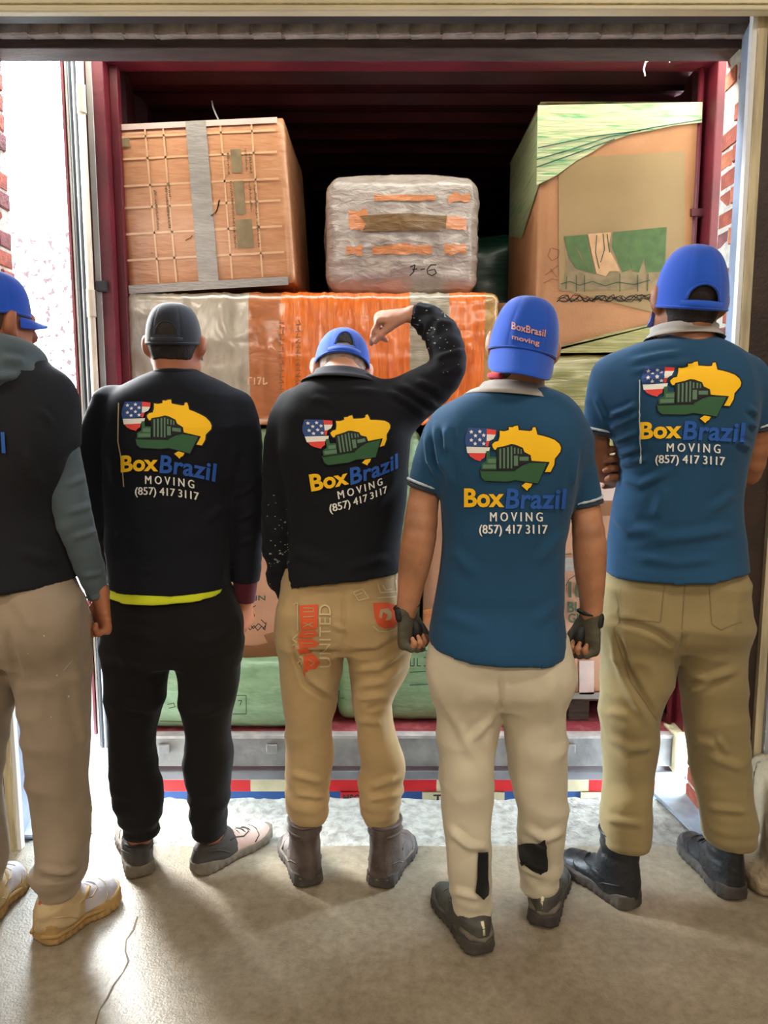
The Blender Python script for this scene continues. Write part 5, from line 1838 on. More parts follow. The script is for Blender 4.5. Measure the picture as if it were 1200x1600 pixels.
# ================================================================== PERSON pointing, middle
def man_pointing():
    D = 2.31
    hl, tl, hr, tr = ground(484, 1386), ground(456, 1316), ground(591, 1388), ground(634, 1316)
    p = empty('person', ((hl.x + hr.x) / 2, D, 0), 'man in black work shirt raising his right hand to point, head bowed, khaki trousers', 'person', 'movers standing with their backs turned')
    torso = [(584, 497, 573, .06), (596, 480, 590, .08), (609, 463, 606, .1), (630, 447, 622, .115), (660, 437, 640, .122), (700, 438, 641, .125), (760, 448, 636, .122), (840, 455, 625, .118), (890, 452, 624, .135, -.01), (930, 449, 625, .152, -.015)]
    hip = [(885, 447, 622, .112), (930, 440, 626, .13), (965, 437, 632, .14), (990, 438, 636, .135), (1008, 446, 630, .10)]
    left = [(990, 438, 534, .1), (1040, 440, 533, .105), (1070, 442, 528, .1), (1100, 445, 524, .095), (1130, 446, 518, .088), (1180, 447, 519, .083), (1215, 448, 514, .08), (1245, 450, 513, .075, -.01), (1279, 455, 507, .066, -.01)]
    right = [(990, 541, 638, .1), (1020, 545, 639, .105), (1050, 549, 634, .1), (1080, 552, 619, .095), (1100, 553, 611, .09), (1130, 559, 614, .085), (1160, 562, 624, .085), (1192, 566, 633, .085), (1215, 562, 631, .08), (1245, 563, 626, .075, -.01), (1279, 569, 623, .066, -.01)]
    T, LL, RR = rows(D, torso), rows(D, left), rows(D, right)
    arm_l = [P3(458, 636, D), P3(437, 690, D), P3(434, 760, D), P3(434, 840, D + .01), P3(438, 900, D + .03), P3(445, 930, D + .05)]
    arm_r = [P3(606, 642, D), P3(655, 616, D - .02), P3(699, 574, D - .02), P3(692, 532, D + .02), P3(672, 502, D + .05), P3(646, 491, D + .06)]
    c, R, s = P3(534, 574, D + .09), frame(0.10, 0.55, 0.10), 0.98
    F = Field(0.0042)
    head(F, c, R, s)
    F.limb([c + np.array(R @ Vector((0, -.035, -.05))), c + np.array(R @ Vector((0, -.05, -.11))), P3(535, 612, D)], [.055, .058, .07], k=0.03)
    body_core(F, T, [LL, RR], D)
    F.limb(arm_r, [.046, .044, .04, .037, .032, .026], k=.02)
    F.limb(arm_l, [.04, .036, .036, .034, .03, .02], k=.02)
    hand(F, P3(641, 492, D + .06), (-1, .05, -.08), (-.05, -.42, 1), -1, (1.35, 1.3, .7), (.25, .45), 1.02, per=[(1.05, .16, .1), (1.35, .75, .5), None, None])
    garment('body', F, M['skin2'], p)
    hair('hair', c, R, s, M['hair_grey'], p, low=-0.05, grow=.0025, top=.02)
    hair('hair', c, R, s, M['hair_dark'], p, low=0.012, grow=.0035)  # dark layer added for the shade inside the cap opening; his hair is grey
    F = Field(0.0065)
    F.loft(T, n=2.4, k=.03)
    F.limb([P3(512, 622, D), P3(482, 636, D), P3(456, 656, D)], [.05, .055, .05], k=.04)
    F.limb([P3(556, 622, D), P3(590, 634, D), P3(620, 642, D)], [.05, .06, .06], k=.04)
    F.limb(arm_l, [pr(q, D) for q in (26, 23, 22.5, 23, 20, 9)], k=.02)
    F.limb(arm_r, [pr(q, D) for q in (39, 36, 26, 25, 21.5, 18)], k=.035, flat1=True)
    F.ball(P3(495, 690, D - .065), (.08, .065, .12), None, .06)
    F.ball(P3(575, 690, D - .065), (.08, .065, .12), None, .06)
    F.cut(hcut([(400, 940), (448, 940), (452, 917), (500, 914), (560, 910), (600, 902), (626, 893), (760, 893)], D, 538, 90))

    def arm_noise(V, N):
        aL = np.clip((at(458, 760, D).z - V[:, 2]) / .2, 0, 1) * (V[:, 0] < at(458, 800, D).x)
        aR = np.clip((at(640, 500, D).z + .14 - at(640, 500, D).z - np.abs(V[:, 2] - at(660, 498, D).z)) / .1, 0, 1) * (V[:, 0] > at(640, 500, D).x) * (V[:, 2] > at(700, 545, D).z)
        return np.maximum(aL, aR) * .007 * ridge(V, (24, 24, 24), 6)
    sh = garment('work_shirt', F, M['black_shirt'], p, D,
                 [[(604, 612), (640, 628), (668, 650), 5, .007], [(622, 600), (655, 618), (690, 640), 5, .007], [(650, 596), (690, 610), 5, .006], [(486, 622), (520, 630), 6, .004], [(525, 610), (590, 612), 5, .004], [(460, 860), (520, 885), 8, .004], [(540, 890), (610, 870), 7, .004], [(620, 740), (580, 800), 8, .003],
                  [(682, 560), (722, 548), 4, .006], [(690, 585), (720, 570), 4, .006]],
                 [((6, 6, 5), .004, 14), ((5, 5, 12), .003, 62)], dispfn=arm_noise)
    collar(p, np.array(P3(534, 597, D + .0)), .070, .066, M['collar_black'], tilt=-.24, hgt=.030, fall=.032, flare=.034, roll=.05)
    r7 = random.Random(12)
    sp = []
    for (x0, x1, y0, y1, n, s0) in ((418, 452, 770, 930, 34, 1.6), (636, 700, 482, 545, 34, 1.8), (690, 720, 540, 590, 6, 1.2), (420, 450, 850, 880, 10, 2.2)):
        for k in range(n):
            a, b, q, th = r7.uniform(x0, x1), r7.uniform(y0, y1), r7.uniform(.4, 1) * s0, r7.uniform(0, 3)
            sp.append([(a + math.cos(th + t) * q * r7.uniform(.5, 1.6), b + math.sin(th + t) * q * r7.uniform(.4, 1.2)) for t in (0, 1.2, 2.5, 3.7, 5)])
    o = wrap_decal('paint_spots', sp, sh, D, mat('dried_pale_paint', '8f9488', 0.8, 0.3, 30), None, .0016, 12)
    o['kind'] = 'stuff'
    logo(sh, D, [(105, 250, 474.5, 672), (118, 120, 475, 658), (408, 140, 515, 657), (1045, 312, 606.5, 663), (625, 96, 563, 645), (98, 895, 491.5, 768), (488, 895, 546.5, 758), (1090, 915, 622, 731), (350, 1030, 529, 779), (866, 1040, 600, 757), (245, 1186, 518, 802), (912, 1186, 607, 770), (300, 635, 503, 727), (908, 462, 591, 692), (715, 735, 572, 727), (255, 446, 497, 703)])
    tr_ = trousers(p, D, hip, left, right, M['khaki'],
                   [[(452, 1000), (478, 1068), (522, 1098), 4, -.006], [(455, 990), (484, 1060), (522, 1090), 5, .005], [(462, 1022), (500, 1022), (532, 1022), 4, -.006], [(545, 1024), (590, 1020), (634, 990), 5, -.006], [(550, 1048), (592, 1044), (632, 1014), 5, .006], [(556, 1072), (598, 1066), (632, 1040), 5, .006], [(558, 1092), (606, 1086), 4, .006],
                    [(572, 1108), (606, 1098), 4, -.005], [(537, 930), (539, 1015), 3, -.006], [(520, 975), (538, 985), 4, .005], [(560, 1125), (596, 1130), 5, .005], [(580, 1230), (622, 1215), 5, .006], [(455, 1210), (505, 1222), 5, .006], [(460, 1240), (508, 1246), 4, .006], [(575, 1250), (620, 1240), 4, .006]],
                   glute=[(490, 985, -.045, (.08, .075, .085)), (587, 985, -.045, (.08, .075, .085))], ank=(0.007, 0.17, 0.40, 2))
    # prints on the seat
    wrap_decal('orange_print', [[(468, 946), (497, 944), (496, 982), (470, 984)], [(470, 986), (492, 984), (497, 992), (486, 996), (466, 996)], [(465, 998), (488, 998), (498, 1004), (494, 1010), (468, 1012)], [(464, 1014), (480, 1012), (488, 1020), (470, 1022)], [(474, 1024), (490, 1022), (500, 1034), (494, 1044), (482, 1046), (476, 1056), (474, 1040)]], tr_, D, M['pr_orange'], None, .0018, 6)
    wrap_decal('stitched_outline', sum([stroke(q, 1.5) for q in ([(466, 942), (466, 985)], [(460, 944), (466, 942)], [(466, 990), (458, 998), (464, 1004), (458, 1008)], [(464, 1024), (470, 1030), (464, 1036), (472, 1044)])], []), tr_, D, M['pr_cream'], None, .0026, 8)
    V, Fs = text_tris('UNITED', 0.0, 1.05, 0)
    q = (V - V.min(0)) / (V.max(0) - V.min(0))
    wrap_decal('lettering', [(np.stack([499 + (1 - q[:, 1]) * 18 + (1 - q[:, 0]) * 0 - (q[:, 0] < .2) * 0, 1042 - q[:, 0] * 98], 1), Fs)], tr_, D, M['pr_cream'], None, .003, 5)
    wrap_decal('print_gap', sum([stroke(q, 1.6) for q in ([(474, 950), (490, 950), (490, 956), (474, 956)], [(474, 964), (492, 963)], [(474, 972), (490, 979)], [(474, 979), (490, 972)], [(476, 990), (490, 989)], [(470, 1004), (490, 1004)], [(482, 1030), (492, 1034), (484, 1040)])], []), tr_, D, M['khaki'], None, .0028, 6)
    wrap_decal('orange_print', [[(583, 942), (606, 941), (618, 946), (624, 956), (622, 970), (614, 980), (600, 982), (590, 976), (585, 964)]], tr_, D, M['pr_orange'], None, .0018, 6)
    wrap_decal('orange_print_slot', [[(594, 952), (606, 950), (612, 958), (610, 968), (602, 970), (605, 960), (598, 956), (596, 966), (592, 964)]], tr_, D, M['khaki'], None, .0028, 6)
    wrap_decal('stitched_outline', sum([stroke(q, 1.6) for q in ([(583, 978), (592, 986), (606, 987), (618, 982), (626, 970)], [(590, 912), (594, 926), (620, 924), (618, 906)], [(598, 914), (602, 922), (612, 920)], [(552, 925), (566, 920), (576, 934), (560, 938), (552, 925)], [(556, 930), (566, 926)], [(590, 934), (618, 932)])], []), tr_, D, M['pr_cream'], None, .0026, 8)
    for h, t in ((hl, tl), (hr, tr)):
        up, lw, sub = shoe(p, h, t, 'workboot', [M['leather_brown'], M['sole_dark'], None, M['sole_grey']])
        k = (Vector(t) - Vector(h)).length / .3
        sub('welt', tube_mesh('welt', [lw(a * k, b, .034) for a, b in ((.27, .03), (.2, .055), (.12, .044), (.05, .046), (.0, .03), (-.01, 0), (0, -.03), (.05, -.046), (.12, -.044), (.2, -.055), (.27, -.03))], .004, 6), M['sole_grey'])
        sub('back_stay', tube_mesh('back_stay', [lw(-.002, 0, .05), lw(.004, 0, .09), lw(.014 * k, 0, .13), lw(.02 * k, 0, .18)], .007, 6), M['leather_brown'])
        sub('padded_collar', tube_mesh('padded_collar', [lw(.07 * k + math.cos(a) * .058, math.sin(a) * .050, .165) for a in np.linspace(0, 2 * math.pi, 25)], .006, 6), M['leather_brown'])
    cap(p, c, R, s, [M['cap_blue'], M['cap_blue']], base=-0.012, hgt=.122, arch=(.36, .30, .12))


# ================================================================== PERSON with gloves (cap worn backwards)
def man_gloves():
    D = 2.07
    hl, tl, hr, tr = ground(754, 1492), ground(690, 1396), ground(846, 1449), ground(868, 1362)
    p = empty('person', ((hl.x + hr.x) / 2, D, 0), 'man in teal polo with work gloves, blue cap worn backwards and beige joggers', 'person', 'movers standing with their backs turned')
    torso = [(604, 768, 846, .06), (616, 738, 872, .085), (632, 708, 893, .10), (650, 688, 905, .112), (680, 680, 910, .122), (720, 683, 904, .125), (770, 689, 895, .122), (850, 691, 881, .115), (930, 680, 880, .12), (1000, 670, 884, .148, -.012), (1055, 668, 887, .156, -.015)]
    hip = [(985, 684, 876, .112), (1030, 681, 882, .125), (1065, 682, 882, .122), (1090, 690, 876, .09)]
    a, b = -.02, -.06
    left = [(1060, 683, 779, .095), (1110, 682, 782, .10), (1150, 683, 777, .098), (1200, 687, 770, .092, a), (1250, 691, 768, .085, a), (1300, 694, 767, .078, -.04), (1350, 698, 765, .068, b), (1385, 706, 765, .06, b), (1422, 713, 766, .052, b)]
    e, f = .01, .035
    right = [(1060, 785, 884, .095), (1110, 785, 884, .10), (1150, 789, 884, .098), (1200, 796, 885, .092, e), (1250, 806, 885, .085, e), (1300, 810, 884, .078, .02), (1340, 810, 879, .068, f), (1365, 812, 873, .06, f), (1386, 816, 868, .052, f)]
    T, LL, RR = rows(D, torso), rows(D, left), rows(D, right)
    arm_l = [P3(706, 668, D), P3(682, 712, D), P3(664, 768, D), P3(655, 838, D - .01), P3(648, 880, D), P3(641, 920, D + .01), P3(636, 955, D + .015)]
    arm_r = [P3(891, 686, D), P3(905, 740, D), P3(914, 790, D), P3(921, 850, D - .01), P3(922, 885, D), P3(924, 925, D + .01), P3(924, 965, D + .015)]
    c, R, s = P3(818, 536, D + .01), frame(-0.10, 0.06, 0.17), 1.0
    F = Field(0.0042)
    head(F, c, R, s)
    F.limb([c + np.array(R @ Vector((0, -.02, -.04))), c + np.array([-.01, -.02, -.13]), P3(806, 622, D)], [.058, .060, .075], k=0.03)
    body_core(F, T, [LL, RR], D)
    ra = [.043, .043, .0405, .0455, .0425, .034, .0265]
    F.limb(arm_l, ra, k=.02)
    F.limb(arm_r, [.043, .041, .038, .044, .042, .034, .026], k=.02)
    gl = dict(o=P3(635, 953, D + .015), d=(.06, .06, -1), n=(-.85, .45, 0), side=1, thumb=(.2, .5))
    gr = dict(o=P3(922, 963, D + .015), d=(-.06, .06, -1), n=(.85, .45, 0), side=-1, thumb=(.2, .5))
    cu = (1.15, 1.45, .9)
    hand(F, curls=cu, size=1.0, **gl)
    hand(F, curls=cu, size=1.0, **gr)
    foot_skin(F, LL, ankle_point(hl, tl))
    foot_skin(F, RR, ankle_point(hr, tr))
    garment('body', F, M['skin3'], p)
    hair('hair', c, R, s, M['hair_dark'], p, low=-0.105)
    F = Field(0.0062)
    F.loft(T, n=2.4, k=.03)
    F.limb([P3(782, 645, D), P3(740, 656, D), P3(703, 680, D)], [.05, .055, .055], k=.04)
    F.limb([P3(836, 648, D), P3(866, 664, D), P3(892, 694, D)], [.05, .055, .055], k=.04)
    F.limb(arm_l[:2] + [P3(664, 764, D)], [pr(q, D) for q in (33, 31, 27.5)], k=.02, flat1=True)
    F.limb(arm_r[:2] + [P3(915, 788, D)], [pr(q, D) for q in (30, 28, 26)], k=.02, flat1=True)
    F.ball(P3(748, 705, D - .06), (.085, .065, .12), None, .06)
    F.ball(P3(845, 705, D - .06), (.085, .065, .12), None, .06)
    F.cut(hcut([(600, 1000), (668, 1006), (690, 1019), (740, 1034), (790, 1040), (850, 1036), (893, 1022), (960, 1010)], D, 779, 112))
    sh = garment('polo_shirt', F, M['teal'], p, D,
                 [[(668, 672), (672, 720), (690, 752), 4, .007], [(680, 664), (686, 705), (694, 738), 4, .007], [(698, 668), (698, 706), 5, .006], [(690, 700), (706, 760), 6, .004], [(900, 700), (893, 760), 5, .005], [(705, 860), (745, 900), 9, .003], [(880, 830), (840, 880), 8, .003], [(690, 960), (760, 985), 9, .003], [(880, 940), (830, 975), 9, .003]],
                 [((6, 6, 4), .0038, 24), ((4, 4, 9), .0025, 63)])
    for nm, A, B, r in (('sleeve_trim', arm_l[1], P3(664, 764, D), 33.0), ('sleeve_trim', arm_r[1], P3(915, 788, D), 29.6)):
        A, B = np.array(A), np.array(B)
        v = (B - A) / np.linalg.norm(B - A)
        band(nm, [B - v * .017, B - v * .009], pr(r, D), M['trim_white'], sh)
        band('sleeve_rib', [B - v * .006, B + v * .004], pr(r - .8, D), M['collar_black'], sh)
    collar(p, np.array(P3(804, 619, D)), .076, .070, M['collar_grey'], tilt=-.12, hgt=.030, fall=.036, flare=.040, roll=.10)
    tube('undershirt_collar', [np.array(P3(806, 606, D)) + np.array([math.cos(t) * .069, math.sin(t) * .064, .022 - .010 * math.cos(t)]) for t in np.linspace(2.3, 4.0, 17)], .008, M['red_cloth'], p, 8)
    logo(sh, D, [(u, v, 710 + u / 6.316, 650 + v / 6.316) for u, v in ((105, 118), (408, 140), (1045, 312), (625, 96), (98, 895), (488, 895), (1090, 915), (350, 1030), (866, 1040), (245, 1186), (912, 1186), (252, 532), (908, 462))])
    tr_ = trousers(p, D, hip, left, right, M['beige'],
                   [[(784, 1060), (783, 1112), 4, -.008], [(770, 1115), (735, 1160), 6, .005], [(700, 1100), (750, 1200), 7, .004], [(700, 1300), (745, 1330), 6, .005], [(815, 1290), (850, 1312), (880, 1300), 6, .006], [(700, 1290), (730, 1320), (764, 1325), 5, .006], [(860, 1050), (870, 1150), 8, .004], [(708, 1390), (750, 1402), 5, .006], [(812, 1350), (850, 1368), 5, .006]],
                   glute=[(730, 1045, -.045, (.09, .075, .09)), (835, 1045, -.045, (.09, .075, .09))], ank=(0.006, 0.08, 0.22, 3))
    wrap_decal('ankle_insert', [[(746, 1328), (761, 1328), (761, 1372), (762, 1385), (761, 1396), (754, 1404), (742, 1394), (745, 1370)]], tr_, D - .06, M['black_cloth'], None, .005, 4)
    wrap_decal('ankle_insert', [[(813, 1317), (851, 1310), (853, 1338), (854, 1356), (843, 1366), (830, 1360), (817, 1352), (813, 1330)]], tr_, D + .03, M['black_cloth'], None, .009, 4)
    for h, t in ((hl, tl), (hr, tr)):
        up, lw, sub = shoe(p, h, t, 'trainer', [M['shoe_green'], M['sole_dark'], None, M['black']])
        sub('pull_tab', tube_mesh('pull_tab', [lw(-.004, 0, .062), lw(-.001, 0, .080), lw(.006, 0, .096)], .0055, 6), M['tab'])
        sub('heel_panel', tube_mesh('heel_panel', [lw(.05, -.042, .055), lw(.01, -.03, .050), lw(-.006, 0, .048), lw(.01, .03, .050), lw(.05, .042, .055)], .009, 8), M['sole_grey'])
    for g, wr in ((gl, P3(636, 952, D + .015)), (gr, P3(923, 962, D + .015))):
        F = Field(0.0042)
        hand(F, curls=cu, size=1.0, grow=.004, upto=1, **g)
        o = np.array(g['o'])
        F.cut(lambda x, y, z, zz=o[2] + .012: z - zz + 0 * x + 0 * y)
        gm = garment('glove', F, M['glove_grey'], p)
        tube('wrist_band', [o + np.array([math.cos(t) * .032, math.sin(t) * .026, .010 + .006 * math.cos(t) * g['side']]) for t in np.linspace(0, 2 * math.pi, 25)], .0055, M['glove_black'], gm, 8)
        sg = g['side']
        F = Field(0.004)
        F.limb([o + np.array([-sg * .022, -.020, .002]), o + np.array([-sg * .020, -.024, -.018])], [.012, .011], k=.01)
        V, Q = F.build(1)
        link('strap_tab', np_mesh('strap_tab', V, Q), gm, M['glove_black'], True)
        F = Field(0.004)
        F.limb([o + np.array([sg * .022, -.004, -.035]), o + np.array([sg * .030, -.006, -.055]), o + np.array([sg * .026, -.008, -.075])], [.012, .015, .011], k=.01)
        V, Q = F.build(1)
        link('palm_pad', np_mesh('palm_pad', V, Q), gm, M['glove_black'], True)
    cp = cap(p, c, R, s, [M['cap_blue'], M['cap_blue'], M['cap_blue']], opening=False, back=True, base=-0.034, hgt=.148, wid=.088, dep=.104, brim_drop=1.5, brim_len=.044)
    wrap_decal('lettering', [box_text('BoxBrasil', 0, 0, 1, 1, .02)], cp, D, M['pr_peach']) if False else None
    for t, q in (('BoxBrasil', [(800, 503.5), (851, 516), (850, 527), (800, 515)]), ('moving', [(800.5, 523), (842, 533), (841, 543), (800.5, 532.5)])):
        V, Fs = box_text(t, 0, 0, 1, 1, .015)
        a_, b_, c_, d_ = (np.array(k, float) for k in q)
        W_ = np.array([(a_ * (1 - x) + b_ * x) * (1 - y) + (d_ * (1 - x) + c_ * x) * y for x, y in V])
        wrap_decal('lettering', [(W_, Fs)], cp, D, M['pr_peach'], None, .0035, 6)


# ================================================================== PERSON with folded arms, right
def man_folded_arms():
    D = 2.23
    hl, tl, hr, tr = ground(990, 1420), ground(884, 1346), ground(1150, 1407), ground(1072, 1318)
    p = empty('person', ((hl.x + hr.x) / 2, D, 0), 'tall man with folded arms in teal polo, blue cap, olive khaki trousers and black boots', 'person', 'movers standing with their backs turned')
    torso = [(528, 1038, 1110, .06), (538, 1004, 1128, .085), (552, 968, 1150, .105), (570, 948, 1168, .118), (600, 942, 1180, .128), (640, 948, 1180, .13), (690, 961, 1172, .128), (740, 967, 1161, .122), (790, 959, 1156, .12), (850, 952, 1162, .13), (918, 947, 1165, .155, -.015)]
    hip = [(875, 955, 1158, .115), (920, 949, 1163, .133), (960, 946, 1160, .14), (985, 944, 1160, .135), (1005, 952, 1152, .10)]
    left = [(985, 943, 1052, .11), (1030, 944, 1056, .11), (1075, 941, 1043, .105), (1120, 938, 1028, .1), (1160, 943, 1027, .095), (1200, 945, 1021, .09), (1250, 943, 1014, .083, -.03), (1280, 939, 1017, .08, -.04), (1318, 946, 1013, .070, -.05)]
    right = [(985, 1058, 1158, .11), (1030, 1060, 1161, .11), (1090, 1070, 1160, .105), (1150, 1077, 1165, .1), (1200, 1084, 1168, .093), (1250, 1092, 1172, .085, -.02), (1285, 1097, 1177, .08, -.03), (1316, 1102, 1174, .072, -.03)]
    T, LL, RR = rows(D, torso), rows(D, left), rows(D, right)
    arm_l = [P3(962, 592, D), P3(943, 640, D + .01), P3(934, 690, D + .02), P3(942, 738, D + .06), P3(1000, 742, D + .17), P3(1062, 726, D + .205), P3(1100, 716, D + .20)]
    arm_r = [P3(1164, 590, D), P3(1180, 640, D + .01), P3(1182, 680, D + .02), P3(1168, 738, D + .06), P3(1110, 748, D + .19), P3(1040, 738, D + .215), P3(990, 728, D + .185)]
    c, R, s = P3(1077, 463, D), frame(-0.05, -0.03, 0.07), 1.1
    F = Field(0.0042)
    head(F, c, R, s)
    F.limb([c + np.array([0, -.02, -.05]), c + np.array([0, -.02, -.13]), P3(1075, 545, D)], [.060, .062, .08], k=0.03)
    body_core(F, T, [LL, RR], D)
    F.limb(arm_l, [.042, .038, .032, .030, .034, .03, .026], k=.010)
    for yy, x1, dx in ((702, 951, 0), (717, 946, 2), (732, 945, 1), (746, 948, 0)):
        F.limb([P3(985, yy - 2, D + .06), P3(966, yy - 1, D + .015), P3(956, yy, D - .002), P3(x1, yy + 3, D + .002)], [.0105, .0100, .0092, .0078], k=.004, smooth=2)
    F.limb(arm_r, [.045, .042, .040, .038, .037, .03, .026], k=.015)
    hand(F, P3(988, 724, D + .150), (-.62, -.75, -.05), (.75, -.62, 0), -1, (.35, .75, .5), (.5, .2), 1.0, spread=.3)
    hand(F, P3(1100, 716, D + .20), (1, -.1, .1), (0, 1, .2), 1, (.3, .4, .3), (.5, .1), 1.0)
    garment('body', F, M['skin4'], p)
    hair('hair', c, R, s, M['hair_dark'], p, low=-0.072)
    F = Field(0.0062)
    F.loft(T, n=2.4, k=.03)
    F.limb([P3(1050, 556, D), P3(1005, 572, D), P3(966, 598, D)], [.05, .06, .06], k=.04)
    F.limb([P3(1100, 556, D), P3(1135, 574, D), P3(1163, 598, D)], [.05, .06, .06], k=.04)
    F.limb([arm_l[0], P3(947, 630, D), P3(937, 676, D + .01)], [pr(q, D) for q in (37, 30, 22.5)], k=.02, flat1=True)
    F.limb([arm_r[0], P3(1180, 628, D), P3(1187, 668, D + .01)], [pr(q, D) for q in (34, 27, 21)], k=.02, flat1=True)
    F.ball(P3(1010, 625, D - .06), (.085, .07, .12), None, .06)
    F.ball(P3(1110, 625, D - .06), (.085, .07, .12), None, .06)
    F.cut(hcut([(880, 890), (948, 900), (1000, 911), (1060, 914), (1110, 909), (1163, 893), (1230, 890)], D, 1057, 110))
    sh = garment('polo_shirt', F, M['teal'], p, D,
                 [[(952, 650), (975, 642), (994, 632), 4, .007], [(955, 668), (975, 660), (996, 648), 4, .007], [(960, 690), (980, 681), (996, 674), 4, .008], [(965, 712), (1000, 698), 4, .007], [(972, 748), (1000, 758), (1045, 736), 6, .007], [(966, 726), (1010, 716), 5, .006], [(985, 566), (1030, 556), (1065, 552), 5, .005], [(990, 580), (1040, 570), (1085, 566), 5, .005], [(1000, 594), (1050, 586), 5, .004],
                  [(1182, 648), (1168, 636), 4, .006], [(1180, 668), (1170, 660), 4, .006], [(1172, 700), (1150, 690), 4, .006], [(958, 800), (985, 830), (1040, 828), 8, .006], [(1000, 845), (1080, 838), (1150, 826), 8, .006], [(990, 870), (1060, 880), (1120, 872), 7, .005], [(1040, 760), (1025, 810), 9, .005], [(1150, 770), (1110, 800), 7, .004], [(930, 620), (945, 655), 4, .005]],
                 [((6, 6, 5), .004, 34)])
    for A, B, r in ((P3(947, 630, D), P3(937, 676, D + .01), 31.0), (P3(1180, 628, D), P3(1187, 668, D + .01), 26.0)):
        v = (B - A) / np.linalg.norm(B - A)
        band('sleeve_trim', [B - v * .016, B - v * .008], pr(r, D), M['trim_white'], sh)
        band('sleeve_rib', [B - v * .005, B + v * .004], pr(r - .4, D), M['collar_black'], sh)
    collar(p, np.array(P3(1069, 527, D)), .082, .076, M['collar_grey'], tilt=-.14, hgt=.030, fall=.024, flare=.020, roll=.0)
    logo(sh, D, [(u, v, 990 + x / 6.316, 550 + y / 6.316) for u, v, x, y in ((105, 250, 75, 280), (318, 125, 298, 135), (118, 302, 95, 318), (408, 140, 395, 150), (1045, 312, 1055, 315), (625, 96, 630, 97), (98, 895, 65, 855), (488, 895, 485, 855), (1090, 915, 1060, 885), (350, 1030, 305, 975), (866, 1040, 858, 1005), (245, 1186, 205, 1115), (912, 1186, 890, 1155), (252, 532, 225, 545), (908, 462, 892, 440), (715, 735, 708, 690), (255, 446, 215, 425))])
    wrap_decal('thread', stroke([(999, 594), (998.5, 640), (999.5, 690), (1001, 712), (1000, 722)], 1.6), sh, D, M['trim_white'], None, .006, 4)
    tr_ = trousers(p, D, hip, left, right, M['khaki_olive'],
                   [[(958, 968), (1000, 978), (1030, 990), (1058, 1012), 5, -.008], [(962, 984), (982, 1050), (1025, 1125), 5, -.007], [(955, 990), (972, 1060), (1015, 1135), 6, .006], [(1066, 1050), (1105, 1062), (1150, 1045), 6, .007], [(1075, 1080), (1110, 1070), 5, .006], [(950, 1150), (985, 1170), (1020, 1165), 6, .006], [(950, 1110), (985, 1120), 6, .004], [(1085, 1155), (1120, 1165), 6, .005], [(1120, 1150), (1140, 1180), 4, .006], [(1070, 990), (1062, 1020), 5, -.006], [(950, 1280), (1000, 1286), 5, .006], [(1105, 1262), (1165, 1268), 5, .006], [(1110, 1180), (1160, 1200), 6, .004]],
                   glute=[(1000, 970, -.045, (.09, .075, .09)), (1110, 970, -.045, (.09, .075, .09))], ank=(0.006, 0.16, 0.30, 4))
    wrap_decal('pocket_seam', stroke([(962, 908), (965, 966), (1032, 972), (1038, 914)], 1.3) + stroke([(1108, 916), (1112, 975), (1126, 984), (1158, 970)], 1.3) + stroke([(1070, 914), (1064, 1000)], 1.2) + stroke([(952, 915), (958, 985), (985, 1065), (1024, 1122)], 1.2), tr_, D, M['seam'], None, .0012, 9)
    for h, t in ((hl, tl), (hr, tr)):
        up, lw, sub = shoe(p, h, t, 'boot', [M['leather_black'], M['sole_dark'], None, M['black']])
        k = (Vector(t) - Vector(h)).length / .3
        for i in range(3):
            sub('lace', tube_mesh('lace', [lw(.118 * k - i * .004, -.03, .115 + i * .024), lw(.128 * k - i * .004, 0, .125 + i * .024), lw(.118 * k - i * .004, .03, .118 + i * .024)], .0028, 6), M['black'])
    cap(p, c, R, s, [M['cap_blue'], M['cap_blue']], base=-0.034, hgt=.156, wid=.087, dep=.106, arch=(.46, .15, .075), shape=(.68, .92))


